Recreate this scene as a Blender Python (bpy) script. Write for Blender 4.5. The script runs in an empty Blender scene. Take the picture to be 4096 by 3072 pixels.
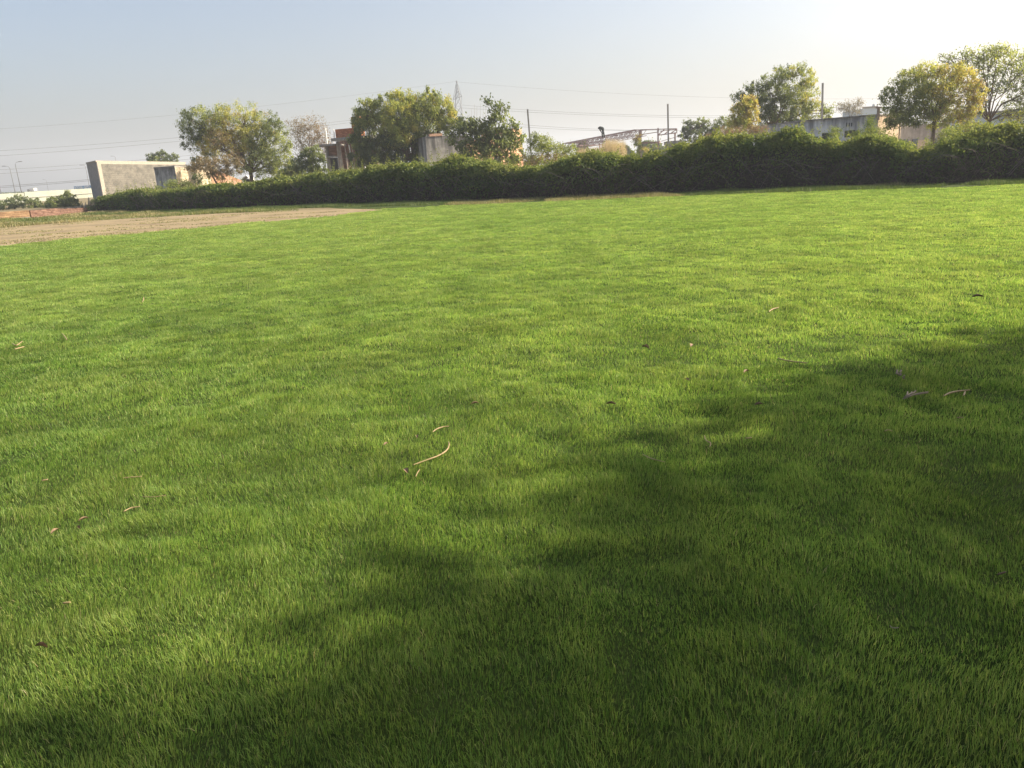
import bpy, math, random
import numpy as np
from mathutils import Vector

# ------------------------------------------------------------ camera, sky, sun, exposure
SC = bpy.context.scene
COL = SC.collection
TH, RO, F, EYE = math.radians(15.8), math.radians(3.25), 3076.0, 1.6
FW = np.array([0, math.cos(TH), -math.sin(TH)])
U0 = np.array([0, math.sin(TH), math.cos(TH)])
R0 = np.array([1.0, 0, 0])
RT = R0*math.cos(RO) - U0*math.sin(RO)
UP = R0*math.sin(RO) + U0*math.cos(RO)
cd = bpy.data.cameras.new('camera'); cam = bpy.data.objects.new('camera', cd); COL.objects.link(cam)
from mathutils import Matrix
cam.matrix_world = Matrix(((RT[0], UP[0], -FW[0], 0), (RT[1], UP[1], -FW[1], 0), (RT[2], UP[2], -FW[2], EYE), (0, 0, 0, 1)))
cd.sensor_fit = 'HORIZONTAL'; cd.sensor_width = 36; cd.lens = F/4096*36
cd.clip_start = 0.05; cd.clip_end = 6000
SC.camera = cam

SUN_AZ, SUN_EL = math.radians(80), math.radians(31)      # azimuth clockwise from +Y
w = bpy.data.worlds.new('World'); SC.world = w; w.use_nodes = True
nt = w.node_tree; nt.nodes.clear()
sky = nt.nodes.new('ShaderNodeTexSky'); sky.sky_type = 'NISHITA'; sky.sun_disc = False
sky.sun_elevation = SUN_EL; sky.sun_rotation = SUN_AZ
sky.air_density = 0.9; sky.dust_density = 6.0; sky.ozone_density = 1.0; sky.altitude = 200
bg = nt.nodes.new('ShaderNodeBackground'); bg.inputs['Strength'].default_value = 0.118
wo = nt.nodes.new('ShaderNodeOutputWorld')
nt.links.new(sky.outputs[0], bg.inputs[0]); nt.links.new(bg.outputs[0], wo.inputs[0])
sd = bpy.data.lights.new('sun', 'SUN'); so = bpy.data.objects.new('sun', sd); COL.objects.link(so)
sd.energy = 5.0; sd.angle = math.radians(0.6); sd.color = (1.0, 0.86, 0.63)
SUN = Vector((math.sin(SUN_AZ)*math.cos(SUN_EL), math.cos(SUN_AZ)*math.cos(SUN_EL), math.sin(SUN_EL)))
so.rotation_euler = SUN.to_track_quat('Z', 'Y').to_euler()
so.location = (60, 30, 60)
SC.view_settings.view_transform = 'Standard'; SC.view_settings.look = 'None'
SC.view_settings.exposure = 0.98; SC.view_settings.gamma = 1
cy = SC.cycles
cy.use_adaptive_sampling = True; cy.adaptive_threshold = 0.015; cy.adaptive_min_samples = 16
cy.use_denoising = True
cy.max_bounces = 7; cy.diffuse_bounces = 3; cy.glossy_bounces = 2; cy.transmission_bounces = 4
cy.volume_bounces = 0; cy.transparent_max_bounces = 6
cy.time_limit = 1000
cy.sample_clamp_indirect = 4

# ------------------------------------------------------------ helpers
rng = np.random.default_rng(7)
random.seed(7)

def ray(px, py): return FW*F + RT*(px-2048) + UP*(1536-py)
def G(px, py):
    d = ray(px, py); t = -EYE/d[2]; return np.array([d[0]*t, d[1]*t])
def P(px, py, Y):
    d = ray(px, py); t = Y/d[1]; return np.array([d[0]*t, Y, EYE+d[2]*t])
def XY(px, py, Y): return P(px, py, Y)[:2]
def M(px, Y): return px*Y/3250.0            # size of px photo pixels at depth Y

def tag(o, label=None, cat=None, group=None, kind=None):
    if label: o['label'] = label
    if cat: o['category'] = cat
    if group: o['group'] = group
    if kind: o['kind'] = kind
    return o
def thing(name, label, cat, loc=(0, 0, 0), group=None):
    o = bpy.data.objects.new(name, None); COL.objects.link(o); o.location = loc
    o.empty_display_size = 0.3
    return tag(o, label, cat, group)
def link(name, me, parent=None):
    o = bpy.data.objects.new(name, me); COL.objects.link(o)
    if parent is not None:
        o.parent = parent; o.location = -Vector(parent.location)   # mesh data is in world coordinates
    return o

class MB:
    def __init__(s): s.v = []; s.f = []; s.uv = []; s.m = []
    def face(s, pts, uvs, m=0):
        n = len(s.v); s.v += [tuple(p) for p in pts]; s.f.append(tuple(range(n, n+len(pts)))); s.uv.append(uvs); s.m.append(m)
    def prism(s, poly, z0, z1, m=0, bottom=True):
        """poly: list of xy (counter-clockwise from above); z0,z1 scalars or lists"""
        poly = [tuple(p) for p in poly]
        a = sum(poly[i][0]*poly[(i+1) % len(poly)][1]-poly[(i+1) % len(poly)][0]*poly[i][1] for i in range(len(poly)))
        Z0 = list(z0) if hasattr(z0, '__len__') else [z0]*len(poly)
        Z1 = list(z1) if hasattr(z1, '__len__') else [z1]*len(poly)
        if a < 0: poly = poly[::-1]; Z0 = Z0[::-1]; Z1 = Z1[::-1]
        u = 0
        for i in range(len(poly)):
            j = (i+1) % len(poly); L = math.dist(poly[i], poly[j])
            s.face([(*poly[i], Z0[i]), (*poly[j], Z0[j]), (*poly[j], Z1[j]), (*poly[i], Z1[i])],
                   [(u, Z0[i]), (u+L, Z0[j]), (u+L, Z1[j]), (u, Z1[i])], m); u += L
        s.face([(*p, z) for p, z in zip(poly, Z1)], poly, m)
        if bottom: s.face([(*p, z) for p, z in zip(poly[::-1], Z0[::-1])], poly[::-1], m)
    def bar(s, a, b, w, h=None, m=0):
        a = Vector(a); b = Vector(b); h = h or w; d = (b-a).normalized()
        x = d.cross(Vector((0, 0, 1)));
        if x.length < 1e-3: x = Vector((1, 0, 0))
        x.normalize(); y = x.cross(d).normalized(); L = (b-a).length
        c = [x*(-w/2)+y*(-h/2), x*(w/2)+y*(-h/2), x*(w/2)+y*(h/2), x*(-w/2)+y*(h/2)]
        for i in range(4):
            j = (i+1) % 4
            s.face([a+c[i], a+c[j], b+c[j], b+c[i]][::-1], [(0, 0), (w, 0), (w, L), (0, L)][::-1], m)
        s.face([a+c[k] for k in range(4)], [(0, 0), (w, 0), (w, h), (0, h)], m)
        s.face([b+c[k] for k in (3, 2, 1, 0)], [(0, 0), (w, 0), (w, h), (0, h)], m)
    def tube(s, pts, rad, n=6, m=0):
        pts = [Vector(p) for p in pts]
        if not hasattr(rad, '__len__'): rad = [rad]*len(pts)
        base = len(s.v); L = 0
        for i, p in enumerate(pts):
            d = (pts[min(i+1, len(pts)-1)]-pts[max(i-1, 0)])
            if d.length < 1e-6: d = Vector((0, 0, 1))
            d.normalize(); ref = Vector((0, 0, 1)) if abs(d.z) < 0.9 else Vector((1, 0, 0))
            x = d.cross(ref).normalized(); y = x.cross(d).normalized()
            for k in range(n):
                a = 2*math.pi*k/n; s.v.append(tuple(p+x*(math.cos(a)*rad[i])+y*(math.sin(a)*rad[i])))
        for i in range(len(pts)-1):
            L2 = L+(pts[i+1]-pts[i]).length
            for k in range(n):
                j = (k+1) % n
                s.f.append((base+i*n+k, base+(i+1)*n+k, base+(i+1)*n+j, base+i*n+j))
                s.uv.append([(k/n, L), (k/n, L2), ((k+1)/n, L2), ((k+1)/n, L)]); s.m.append(m)
            L = L2
        for i, rev in ((0, False), (len(pts)-1, True)):
            ids = [base+i*n+k for k in range(n)]
            s.f.append(tuple(ids[::-1] if rev else ids)); s.uv.append([(0, 0)]*n); s.m.append(m)
    def build(s, name, mats, parent=None, smooth=False):
        me = bpy.data.meshes.new(name); me.from_pydata(s.v, [], s.f)
        uvl = me.uv_layers.new(name='uv')
        uvl.data.foreach_set('uv', np.array([c for f in s.uv for p in f for c in p[:2]], dtype=np.float32))
        for mt in (mats if isinstance(mats, (list, tuple)) else [mats]): me.materials.append(mt)
        me.polygons.foreach_set('material_index', np.array(s.m, dtype=np.int32))
        if smooth: me.polygons.foreach_set('use_smooth', np.ones(len(s.f), dtype=bool))
        me.update()
        return link(name, me, parent)

def np_mesh(name, V, counts, idx, mats, attr=None, mi=None, parent=None):
    me = bpy.data.meshes.new(name)
    me.vertices.add(len(V)); me.vertices.foreach_set('co', np.ascontiguousarray(V, dtype=np.float32).ravel())
    me.loops.add(len(idx)); me.loops.foreach_set('vertex_index', idx.astype(np.int32))
    me.polygons.add(len(counts))
    st = np.concatenate([[0], np.cumsum(counts)[:-1]]).astype(np.int32)
    me.polygons.foreach_set('loop_start', st)
    for mt in (mats if isinstance(mats, (list, tuple)) else [mats]): me.materials.append(mt)
    if mi is not None: me.polygons.foreach_set('material_index', mi.astype(np.int32))
    me.update(calc_edges=True)
    if attr is not None:
        a = me.attributes.new('t', 'FLOAT', 'FACE'); a.data.foreach_set('value', attr.astype(np.float32))
    return link(name, me, parent)

def unit(a): return a/np.maximum(np.linalg.norm(a, axis=1, keepdims=True), 1e-9)
def leaf_geo(c, ax, L, W):
    """rhomb leaves: centre c, axis ax, length L, width W"""
    n = len(c); ax = unit(ax); r = unit(rng.normal(size=(n, 3))); s = unit(np.cross(ax, r))
    L = np.broadcast_to(L, n)[:, None]; W = np.broadcast_to(W, n)[:, None]
    V = np.stack([c-ax*L/2, c+s*W/2-ax*L*.05, c+ax*L/2, c-s*W/2-ax*L*.05], 1).reshape(-1, 3)
    return V

def leaves_obj(name, V, t, mat, parent=None):
    n = len(V)//4
    return np_mesh(name, V, np.full(n, 4), np.arange(n*4), mat, t, parent=parent)

# ------------------------------------------------------------ materials
def mat(name):
    m = bpy.data.materials.new(name); m.use_nodes = True; m.node_tree.nodes.clear(); return m, m.node_tree
def N(nt, t, **k):
    n = nt.nodes.new(t)
    for a, b in k.items(): setattr(n, a, b)
    return n
def ramp(nt, fac, stops):
    r = N(nt, 'ShaderNodeValToRGB'); e = r.color_ramp.elements
    while len(e) < len(stops): e.new(0.5)
    for i, (p, c) in enumerate(stops): e[i].position = p; e[i].color = (*c, 1)
    if fac is not None: nt.links.new(fac, r.inputs[0])
    return r.outputs[0]
def noise(nt, scale, detail=4, rough=.6, vec=None, dist=0):
    n = N(nt, 'ShaderNodeTexNoise'); n.inputs['Scale'].default_value = scale; n.inputs['Detail'].default_value = detail
    n.inputs['Roughness'].default_value = rough; n.inputs['Distortion'].default_value = dist
    if vec is not None: nt.links.new(vec, n.inputs['Vector'])
    return n.outputs['Fac']
def mixc(nt, fac, a, b, mode='MIX'):
    m = N(nt, 'ShaderNodeMix', data_type='RGBA', blend_type=mode)
    for s, v in ((0, fac), (6, a), (7, b)):
        if isinstance(v, (int, float)): m.inputs[s].default_value = v
        elif isinstance(v, tuple): m.inputs[s].default_value = (*v, 1)
        else: nt.links.new(v, m.inputs[s])
    return m.outputs[2]
def finish(m, nt, col, rough=.85, bump=None, bstr=.3, bdist=.02, spec=.3, metal=0):
    b = N(nt, 'ShaderNodeBsdfPrincipled'); o = N(nt, 'ShaderNodeOutputMaterial')
    if isinstance(col, tuple): b.inputs['Base Color'].default_value = (*col, 1)
    else: nt.links.new(col, b.inputs['Base Color'])
    b.inputs['Roughness'].default_value = rough; b.inputs['Specular IOR Level'].default_value = spec
    b.inputs['Metallic'].default_value = metal
    if bump is not None:
        bp = N(nt, 'ShaderNodeBump'); bp.inputs['Strength'].default_value = bstr; bp.inputs['Distance'].default_value = bdist
        nt.links.new(bump, bp.inputs['Height']); nt.links.new(bp.outputs[0], b.inputs['Normal'])
    nt.links.new(b.outputs[0], o.inputs[0]); return m
def plain(name, col, rough=.8, var=.25, scale=3, metal=0):
    m, nt = mat(name); g = N(nt, 'ShaderNodeNewGeometry')
    n = noise(nt, scale, 5, .65, g.outputs['Position'])
    c = ramp(nt, n, [(0.25, tuple(x*(1-var) for x in col)), (0.75, tuple(min(1, x*(1+var)) for x in col))])
    return finish(m, nt, c, rough, n, .2, .01, metal=metal)
def leafmat(name, stops, transl=.4, gloss=.06):
    m, nt = mat(name)
    a = N(nt, 'ShaderNodeAttribute', attribute_name='t'); g = N(nt, 'ShaderNodeNewGeometry')
    c = ramp(nt, a.outputs['Fac'], stops)
    n = N(nt, 'ShaderNodeTexWhiteNoise', noise_dimensions='3D'); rr = N(nt, 'ShaderNodeMapRange')
    sc_ = N(nt, 'ShaderNodeVectorMath', operation='SCALE'); sc_.inputs['Scale'].default_value = 3.1
    sn = N(nt, 'ShaderNodeVectorMath', operation='SNAP'); sn.inputs[1].default_value = (.35, .35, .35)
    nt.links.new(g.outputs['Position'], sn.inputs[0]); nt.links.new(sn.outputs[0], n.inputs['Vector'])
    nn = noise(nt, 1.1, 3, .6, g.outputs['Position'])
    nt.links.new(nn, rr.inputs[0]); rr.inputs[1].default_value = .3; rr.inputs[2].default_value = .7
    rr.inputs[3].default_value = .75; rr.inputs[4].default_value = 1.25
    hsv = N(nt, 'ShaderNodeHueSaturation'); nt.links.new(rr.outputs[0], hsv.inputs['Value']); nt.links.new(c, hsv.inputs['Color'])
    d = N(nt, 'ShaderNodeBsdfDiffuse'); t = N(nt, 'ShaderNodeBsdfTranslucent'); mx = N(nt, 'ShaderNodeMixShader')
    gl = N(nt, 'ShaderNodeBsdfGlossy'); gl.inputs['Roughness'].default_value = .45; gl.inputs['Color'].default_value = (.9, .95, .9, 1)
    mg = N(nt, 'ShaderNodeMixShader'); mg.inputs[0].default_value = gloss
    tc = N(nt, 'ShaderNodeMix', data_type='RGBA', blend_type='MULTIPLY'); tc.inputs[0].default_value = 1
    tc.inputs[7].default_value = (1.3, 1.3, .8, 1)
    nt.links.new(hsv.outputs[0], tc.inputs[6])
    mx.inputs[0].default_value = transl
    nt.links.new(hsv.outputs[0], d.inputs[0]); nt.links.new(tc.outputs[2], t.inputs[0])
    nt.links.new(d.outputs[0], mx.inputs[1]); nt.links.new(t.outputs[0], mx.inputs[2])
    nt.links.new(mx.outputs[0], mg.inputs[1]); nt.links.new(gl.outputs[0], mg.inputs[2])
    o = N(nt, 'ShaderNodeOutputMaterial'); nt.links.new(mg.outputs[0], o.inputs[0])
    nt.nodes.remove(n); nt.nodes.remove(sn); nt.nodes.remove(sc_)
    return m

GRASS = leafmat('grass_blades', [(0, (.045, .125, .025)), (.4, (.18, .30, .07)), (.75, (.345, .42, .13)), (.92, (.46, .50, .19)), (1, (.50, .44, .26))], .5, .015)
VERGE = leafmat('rough_grass', [(0, (.05, .09, .02)), (.45, (.12, .16, .04)), (.8, (.26, .23, .11)), (1, (.38, .32, .18))], .35, .03)
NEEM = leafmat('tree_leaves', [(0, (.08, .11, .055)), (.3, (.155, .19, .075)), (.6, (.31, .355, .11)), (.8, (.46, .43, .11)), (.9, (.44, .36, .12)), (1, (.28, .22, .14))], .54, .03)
DRYL = leafmat('dry_leaves', [(0, (.10, .10, .055)), (.5, (.20, .17, .09)), (1, (.27, .19, .12))], .35, .03)
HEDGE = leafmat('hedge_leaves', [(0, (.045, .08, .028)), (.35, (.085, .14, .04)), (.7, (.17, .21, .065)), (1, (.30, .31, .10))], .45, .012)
TWIG = plain('twig_bark', (.115, .09, .08), .9, .45, 9)
STEM = plain('grey_stem', (.18, .15, .135), .9, .4, 3)
DARK_CORE = plain('hedge_dark_core', (.028, .022, .022), .95, .4, 6)  # colour of the added core that blocks light inside the hedge
BARK = plain('bark', (.14, .10, .075), .9, .35, 12)
PALEB = plain('pale_bark', (.26, .22, .17), .9, .3, 12)
STRAW = plain('straw_stalk', (.33, .25, .14), .6, .2, 30)
DRIED = plain('dried_leaf', (.21, .145, .09), .7, .3, 60)
CONC = plain('concrete', (.27, .26, .25), .9, .25, 4)
POLEM = plain('pole_concrete', (.36, .33, .30), .9, .2, 5)
STEEL = plain('rusty_steel', (.33, .25, .245), .6, .3, 7, .2)
GALV = plain('galvanised_steel', (.17, .18, .20), .6, .15, 3, 0)
WHITE = plain('white_paint', (.78, .78, .76), .6, .08, 5)
DARKO = plain('dark_opening', (.035, .037, .045), .7, .3, 3)
SLATE = plain('blue_grey_shutter', (.10, .115, .15), .6, .2, 3)
WOOD = plain('bamboo_prop', (.30, .24, .20), .8, .25, 10)
TANK = plain('tank_plastic', (.50, .50, .50), .5, .1, 2)

def wallmat(name, c0, c1, stain=None, sscale=(2.2, .25), samt=.8, patch=3.0, top=None, rough=.9, block=None, bstr=.5):
    """plaster or rubble with streaks that run down from the top; UV in metres"""
    m, nt = mat(name); tc = N(nt, 'ShaderNodeTexCoord')
    mpp = N(nt, 'ShaderNodeMapping'); mpp.inputs['Scale'].default_value = (.7, 1.6, 1); nt.links.new(tc.outputs['UV'], mpp.inputs['Vector'])
    n1 = noise(nt, patch, 7, .75, mpp.outputs[0], .4)
    c = ramp(nt, n1, [(.38, c0), (.62, c1)])
    h = n1
    if block:
        br = N(nt, 'ShaderNodeTexBrick'); br.inputs['Scale'].default_value = 1
        br.inputs['Brick Width'].default_value = block[0]; br.inputs['Row Height'].default_value = block[1]
        br.inputs['Mortar Size'].default_value = block[2]; br.inputs['Mortar Smooth'].default_value = .4
        br.inputs['Color1'].default_value = (1, 1, 1, 1); br.inputs['Color2'].default_value = (.62, .6, .6, 1)
        br.inputs['Mortar'].default_value = (*block[3], 1)
        nt.links.new(tc.outputs['UV'], br.inputs['Vector'])
        c = mixc(nt, block[4], c, br.outputs['Color'], 'MULTIPLY')
        h = br.outputs['Fac']
        inv = N(nt, 'ShaderNodeMath', operation='SUBTRACT'); inv.inputs[0].default_value = 1
        nt.links.new(h, inv.inputs[1]); ad = N(nt, 'ShaderNodeMath', operation='ADD')
        nt.links.new(inv.outputs[0], ad.inputs[0]); nt.links.new(n1, ad.inputs[1]); h = ad.outputs[0]
    if stain:
        mp = N(nt, 'ShaderNodeMapping'); mp.inputs['Scale'].default_value = (sscale[0], sscale[1], 1)
        nt.links.new(tc.outputs['UV'], mp.inputs['Vector'])
        n2 = noise(nt, 1, 5, .65, mp.outputs[0], .2)
        s = N(nt, 'ShaderNodeSeparateXYZ'); nt.links.new(tc.outputs['UV'], s.inputs[0])
        z0, z1 = top
        mr = N(nt, 'ShaderNodeMapRange'); nt.links.new(s.outputs[1], mr.inputs[0])
        mr.inputs[1].default_value = z0; mr.inputs[2].default_value = z1
        ad = N(nt, 'ShaderNodeMath', operation='MULTIPLY_ADD'); nt.links.new(mr.outputs[0], ad.inputs[0])
        ad.inputs[1].default_value = .42; nt.links.new(n2, ad.inputs[2])
        fac = ramp(nt, ad.outputs[0], [(.68, (0, 0, 0)), (.92, (samt,)*3)])
        c = mixc(nt, fac, c, stain)
    return finish(m, nt, c, rough, h, bstr, .03, .2)

W_BLOCK = wallmat('grey_block_wall', (.11, .107, .098), (.20, .19, .168), patch=1.1, block=(.45, .2, .015, (.55, .5, .42), .45))
W_PLAST = wallmat('pale_plaster_band', (.27, .25, .215), (.34, .315, .275), patch=3)
W_OLDW = wallmat('flaking_whitewash', (.30, .24, .17), (.66, .60, .47), (.20, .18, .15), patch=1.6, top=(1.0, 3.4), samt=.5, block=(.6, .25, .03, (.5, .42, .32), .5))
W_STAIN = wallmat('black_streaked_plaster', (.30, .29, .28), (.46, .45, .43), (.07, .07, .075), (1.8, .22), .85, 1.4, (0.5, 4.4))
W_BLUEG = wallmat('shade_blue_grey_streaked_plaster', (.60, .61, .64), (.78, .79, .81), (.13, .135, .15), (1.6, .25), .85, 1.2, (1.2, 3.6))  # bluish base also carries the cool tone of the shaded side
W_BEIGE = wallmat('sunlit_beige_streaked_plaster', (.44, .34, .25), (.60, .48, .36), (.20, .15, .11), (3.2, .25), .6, 1.2, (1.4, 3.9))  # warm base also carries the sunlit tone of the end wall
W_GREY2 = wallmat('faded_grey_plaster', (.30, .27, .25), (.42, .38, .35), (.16, .14, .13), (3, .3), .6, 1.3, (.8, 3.2))
BRK = (.23, .075, .012)
W_BRICK = wallmat('orange_brick', (.42, .15, .07), (.62, .25, .12), patch=2.5, block=(.24, .08, .010, (.62, .5, .42), .85))
W_BRKLOW = wallmat('orange_brick_low', (.22, .135, .08), (.42, .28, .17), patch=1.9, block=(.34, .13, .03, (1, 1, .9), .75))
W_BRKDRY = wallmat('dark_red_brick_low', (.085, .042, .034), (.27, .18, .145), patch=3.4, block=(.30, .115, .03, (1, .9, .8), .8))
W_BRKD = wallmat('dirty_brick', (.20, .11, .08), (.33, .20, .15), patch=2, block=(.24, .08, .012, (.5, .42, .38), .7))
W_PINK = wallmat('pinkish_ruined_wall', (.48, .26, .17), (.66, .44, .32), patch=1.2, block=(.24, .08, .012, (.7, .6, .5), .6))
W_HIWAY = wallmat('pale_green_concrete', (.27, .30, .25), (.33, .355, .30), patch=.3, block=(6, 30, .05, (.75, .8, .8), .5), bstr=.1)
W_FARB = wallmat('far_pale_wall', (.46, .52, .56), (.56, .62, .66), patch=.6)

def ground_mat(name, c0, c1, c2, s1=.5, s2=9):
    m, nt = mat(name); g = N(nt, 'ShaderNodeNewGeometry')
    a = noise(nt, s1, 6, .65, g.outputs['Position'], .3); b = noise(nt, s2, 5, .7, g.outputs['Position'])
    c = ramp(nt, a, [(.3, c0), (.55, c1), (.75, c2)])
    c = mixc(nt, .5, c, ramp(nt, b, [(.3, (.55, .55, .55)), (.7, (1.25, 1.25, 1.25))]), 'MULTIPLY')
    return finish(m, nt, c, .95, b, .6, .03, .1)
SOIL = ground_mat('dry_soil', (.17, .14, .085), (.24, .20, .12), (.12, .13, .06))
DIRT = ground_mat('tan_dirt', (.19, .15, .095), (.31, .25, .155), (.24, .20, .11), .5, 7)
LAWNB = ground_mat('lawn_thatch', (.035, .06, .014), (.055, .08, .02), (.08, .10, .025), .8, 14)

# ------------------------------------------------------------ the setting: ground sheets
def sheet(name, pts, z, m):
    me = bpy.data.meshes.new(name); me.from_pydata([(x, y, z) for x, y in pts], [], [tuple(range(len(pts)))])
    me.materials.append(m); me.update()
    if me.polygons[0].normal.z < 0: me.flip_normals()
    return tag(link(name, me), kind='structure')
sheet('ground', [(-2500, -300), (2500, -300), (2500, 4500), (-2500, 4500)], 0, SOIL)

hb = [(380, 849), (436, 846), (616, 847), (797, 842), (869, 839), (1075, 828), (1200, 822), (1562, 812), (2000, 801), (2200, 797), (2562, 779),
      (3000, 761), (3500, 746), (3807, 738), (4096, 721)]
HB = [G(*p) for p in hb]                                   # front foot of the hedge
d = HB[-1]-HB[-5]; d /= np.linalg.norm(d)
HB += [HB[-1]+d*5, HB[-1]+d*12, HB[-1]+d*22]
lawn_far = [G(*p) for p in [(1560, 836), (1800, 823), (2100, 811), (2562, 792), (3000, 776), (3500, 759), (3807, 752), (4096, 738)]]
lawn_far += [lawn_far[-1]+d*6, lawn_far[-1]+d*22]
lawn_near = [G(*p) for p in [(-500, 1026), (0, 984), (450, 942), (900, 902), (1150, 881), (1350, 862), (1480, 848)]]
LAWN = [np.array([-14, -8.])]+[lawn_near[0]+(lawn_near[0]-lawn_near[1])*1.5]+lawn_near+lawn_far+[np.array([30, -8.])]
sheet('lawn', [p+np.array([.45, -.5]) if 2 <= i <= 7 else p for i, p in enumerate(LAWN)], .004, LAWNB)
dirt_far = [G(*p) for p in [(-500, 958), (0, 912), (250, 892), (500, 876), (700, 864), (900, 853), (1200, 843), (1560, 829)]]
DIRTP = [lawn_near[0]+(lawn_near[0]-lawn_near[1])*1.5-np.array([1.5, .5])]+lawn_near+[G(1560, 838)]+dirt_far[::-1]+[dirt_far[0]+(dirt_far[0]-dirt_far[1])*1.5]
sheet('dirt_track', [p+np.array([0, -.25]) if 0 < i < 8 else p for i, p in enumerate(DIRTP)], .002, DIRT)

sheet('verge', [G(1350, 834), G(1540, 838)]+lawn_far+[HB[-1]]+HB[6:-1][::-1], .003, LAWNB)

def inside(poly, x, y):
    poly = np.array(poly); r = np.zeros(len(x), bool); n = len(poly)
    for i in range(n):
        x1, y1 = poly[i]; x2, y2 = poly[(i+1) % n]
        c = ((y1 > y) != (y2 > y)) & (x < (x2-x1)*(y-y1)/((y2-y1) if y2 != y1 else 1e-9)+x1); r ^= c
    return r

# smooth value noise for tuft height, lean and colour
class VN:
    def __init__(s, seed): s.g = np.random.default_rng(seed).random((256, 256))
    def __call__(s, x, y):
        xi = np.floor(x).astype(int); yi = np.floor(y).astype(int); fx = x-xi; fy = y-yi
        fx = fx*fx*(3-2*fx); fy = fy*fy*(3-2*fy); g = s.g
        a = g[xi & 255, yi & 255]; b = g[(xi+1) & 255, yi & 255]; c = g[xi & 255, (yi+1) & 255]; e = g[(xi+1) & 255, (yi+1) & 255]
        return (a*(1-fx)+b*fx)*(1-fy)+(c*(1-fx)+e*fx)*fy
n1, n2, n3, n4, n5 = (VN(i) for i in range(11, 16))

def blades(name, x, y, z0, h, wd, t, matl, leanamp=.45, seg2=True, label=None, cat=None):
    n = len(x)
    la = n3(x*2.1, y*2.1)*4*math.pi+rng.normal(0, 1.1, n); lm = np.abs(rng.normal(.25, leanamp, n))
    fa = rng.uniform(0, math.pi, n)
    lx, ly = np.cos(la)*lm, np.sin(la)*lm; sx, sy = np.cos(fa)*wd/2, np.sin(fa)*wd/2
    if seg2:
        V = np.empty((n, 5, 3))
        V[:, 0] = np.stack([x-sx, y-sy, z0], 1); V[:, 1] = np.stack([x+sx, y+sy, z0], 1)
        mx, my, mz = x+lx*h*.35, y+ly*h*.35, z0+h*.6
        V[:, 2] = np.stack([mx+sx*.8, my+sy*.8, mz], 1); V[:, 3] = np.stack([mx-sx*.8, my-sy*.8, mz], 1)
        V[:, 4] = np.stack([x+lx*h, y+ly*h, z0+h*(1-.25*np.minimum(lm, 1.5))], 1)
        b = (np.arange(n)*5)[:, None]
        idx = np.concatenate([b+np.array([0, 1, 2, 3]), b+np.array([3, 2, 4])], 1).ravel()
        return V.reshape(-1, 3), np.tile([4, 3], n), idx, np.repeat(t, 2)
    V = np.empty((n, 3, 3))
    V[:, 0] = np.stack([x-sx, y-sy, z0], 1); V[:, 1] = np.stack([x+sx, y+sy, z0], 1)
    V[:, 2] = np.stack([x+lx*h, y+ly*h, z0+h], 1)
    return V.reshape(-1, 3), np.full(n, 3), np.arange(n*3), t

def scatter_radial(rings, half=0.80):
    xs, ys = [], []
    for d0, d1, dens in rings:
        area = half*2*(d1*d1-d0*d0)/2*1.0
        n = int(dens*area); r = np.sqrt(rng.uniform(d0*d0, d1*d1, n)); u = rng.uniform(-half, half, n); k = (np.abs(u) < .72) | (rng.random(n) < .42); r = r[k]; u = u[k]
        xs.append(np.sin(u)*r); ys.append(np.cos(u)*r)
    return np.concatenate(xs), np.concatenate(ys)

def make_grass():
    parts = []
    rings = [(.2, 1.1, 9000), (1.1, 2.6, 21000), (2.6, 4, 21000), (4, 6, 14000), (6, 9, 8000)]
    x, y = scatter_radial(rings, 1.75)
    far = []
    dd = 9.0
    while dd < 56:
        d2 = dd*1.18; far.append((dd, d2, 7600*(9/((dd+d2)/2))**1.45)); dd = d2
    x2, y2 = scatter_radial(far, 1.05)
    for k, (X, Y_) in enumerate(((x, y), (x2, y2))):
        jx = (n1(X*.9, Y_*.9)+n2(X*3, Y_*3)*.6-.8)*.9; ok = inside(LAWN, X+jx, Y_-jx*.8); X = X[ok]; Y_ = Y_[ok]; r = np.hypot(X, Y_)
        tuft = n1(X*2.6, Y_*2.6)*.14+n2(X*6.3, Y_*6.3)*.56+n3(X*13, Y_*13)*.22+n4(X*.35, Y_*.35)*.08
        h = (.013+.034*tuft)*rng.uniform(.6, 1.25, len(X))
        keep = rng.random(len(X)) < np.clip(.72+.6*tuft, 0, 1)
        X, Y_, r, tuft, h = (a[keep] for a in (X, Y_, r, tuft, h))
        wd = .0019*np.where(np.abs(np.arctan2(X, Y_)) < .72, 1, 1.9)*np.maximum(1, (r/4.0))**1.08*rng.uniform(.7, 1.3, len(X))
        t = .21+.14*n4(X*.22+9, Y_*.22)+.12*n5(X*1.6, Y_*1.6)+.30*tuft+rng.normal(0, .17, len(X))
        t = np.clip(t, 0, .9); dry = rng.random(len(X)) < .012; t[dry] = 1
        z0 = .022*(n1(X*2.6+40, Y_*2.6)*.15+n2(X*6.3, Y_*6.3)*.85)**1.3
        parts.append(blades('g', X, Y_, z0, h, wd, t, GRASS, .42, k == 0))
    off = 0; V, c, i, t = [], [], [], []
    for a, b, cc, e in parts: V.append(a); c.append(b); i.append(cc+off); t.append(e); off += len(a)
    o = np_mesh('grass', np.concatenate(V), np.concatenate(c), np.concatenate(i), GRASS, np.concatenate(t))
    tag(o, 'short green mown grass covering the whole field', 'grass', kind='stuff')
make_grass()

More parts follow.
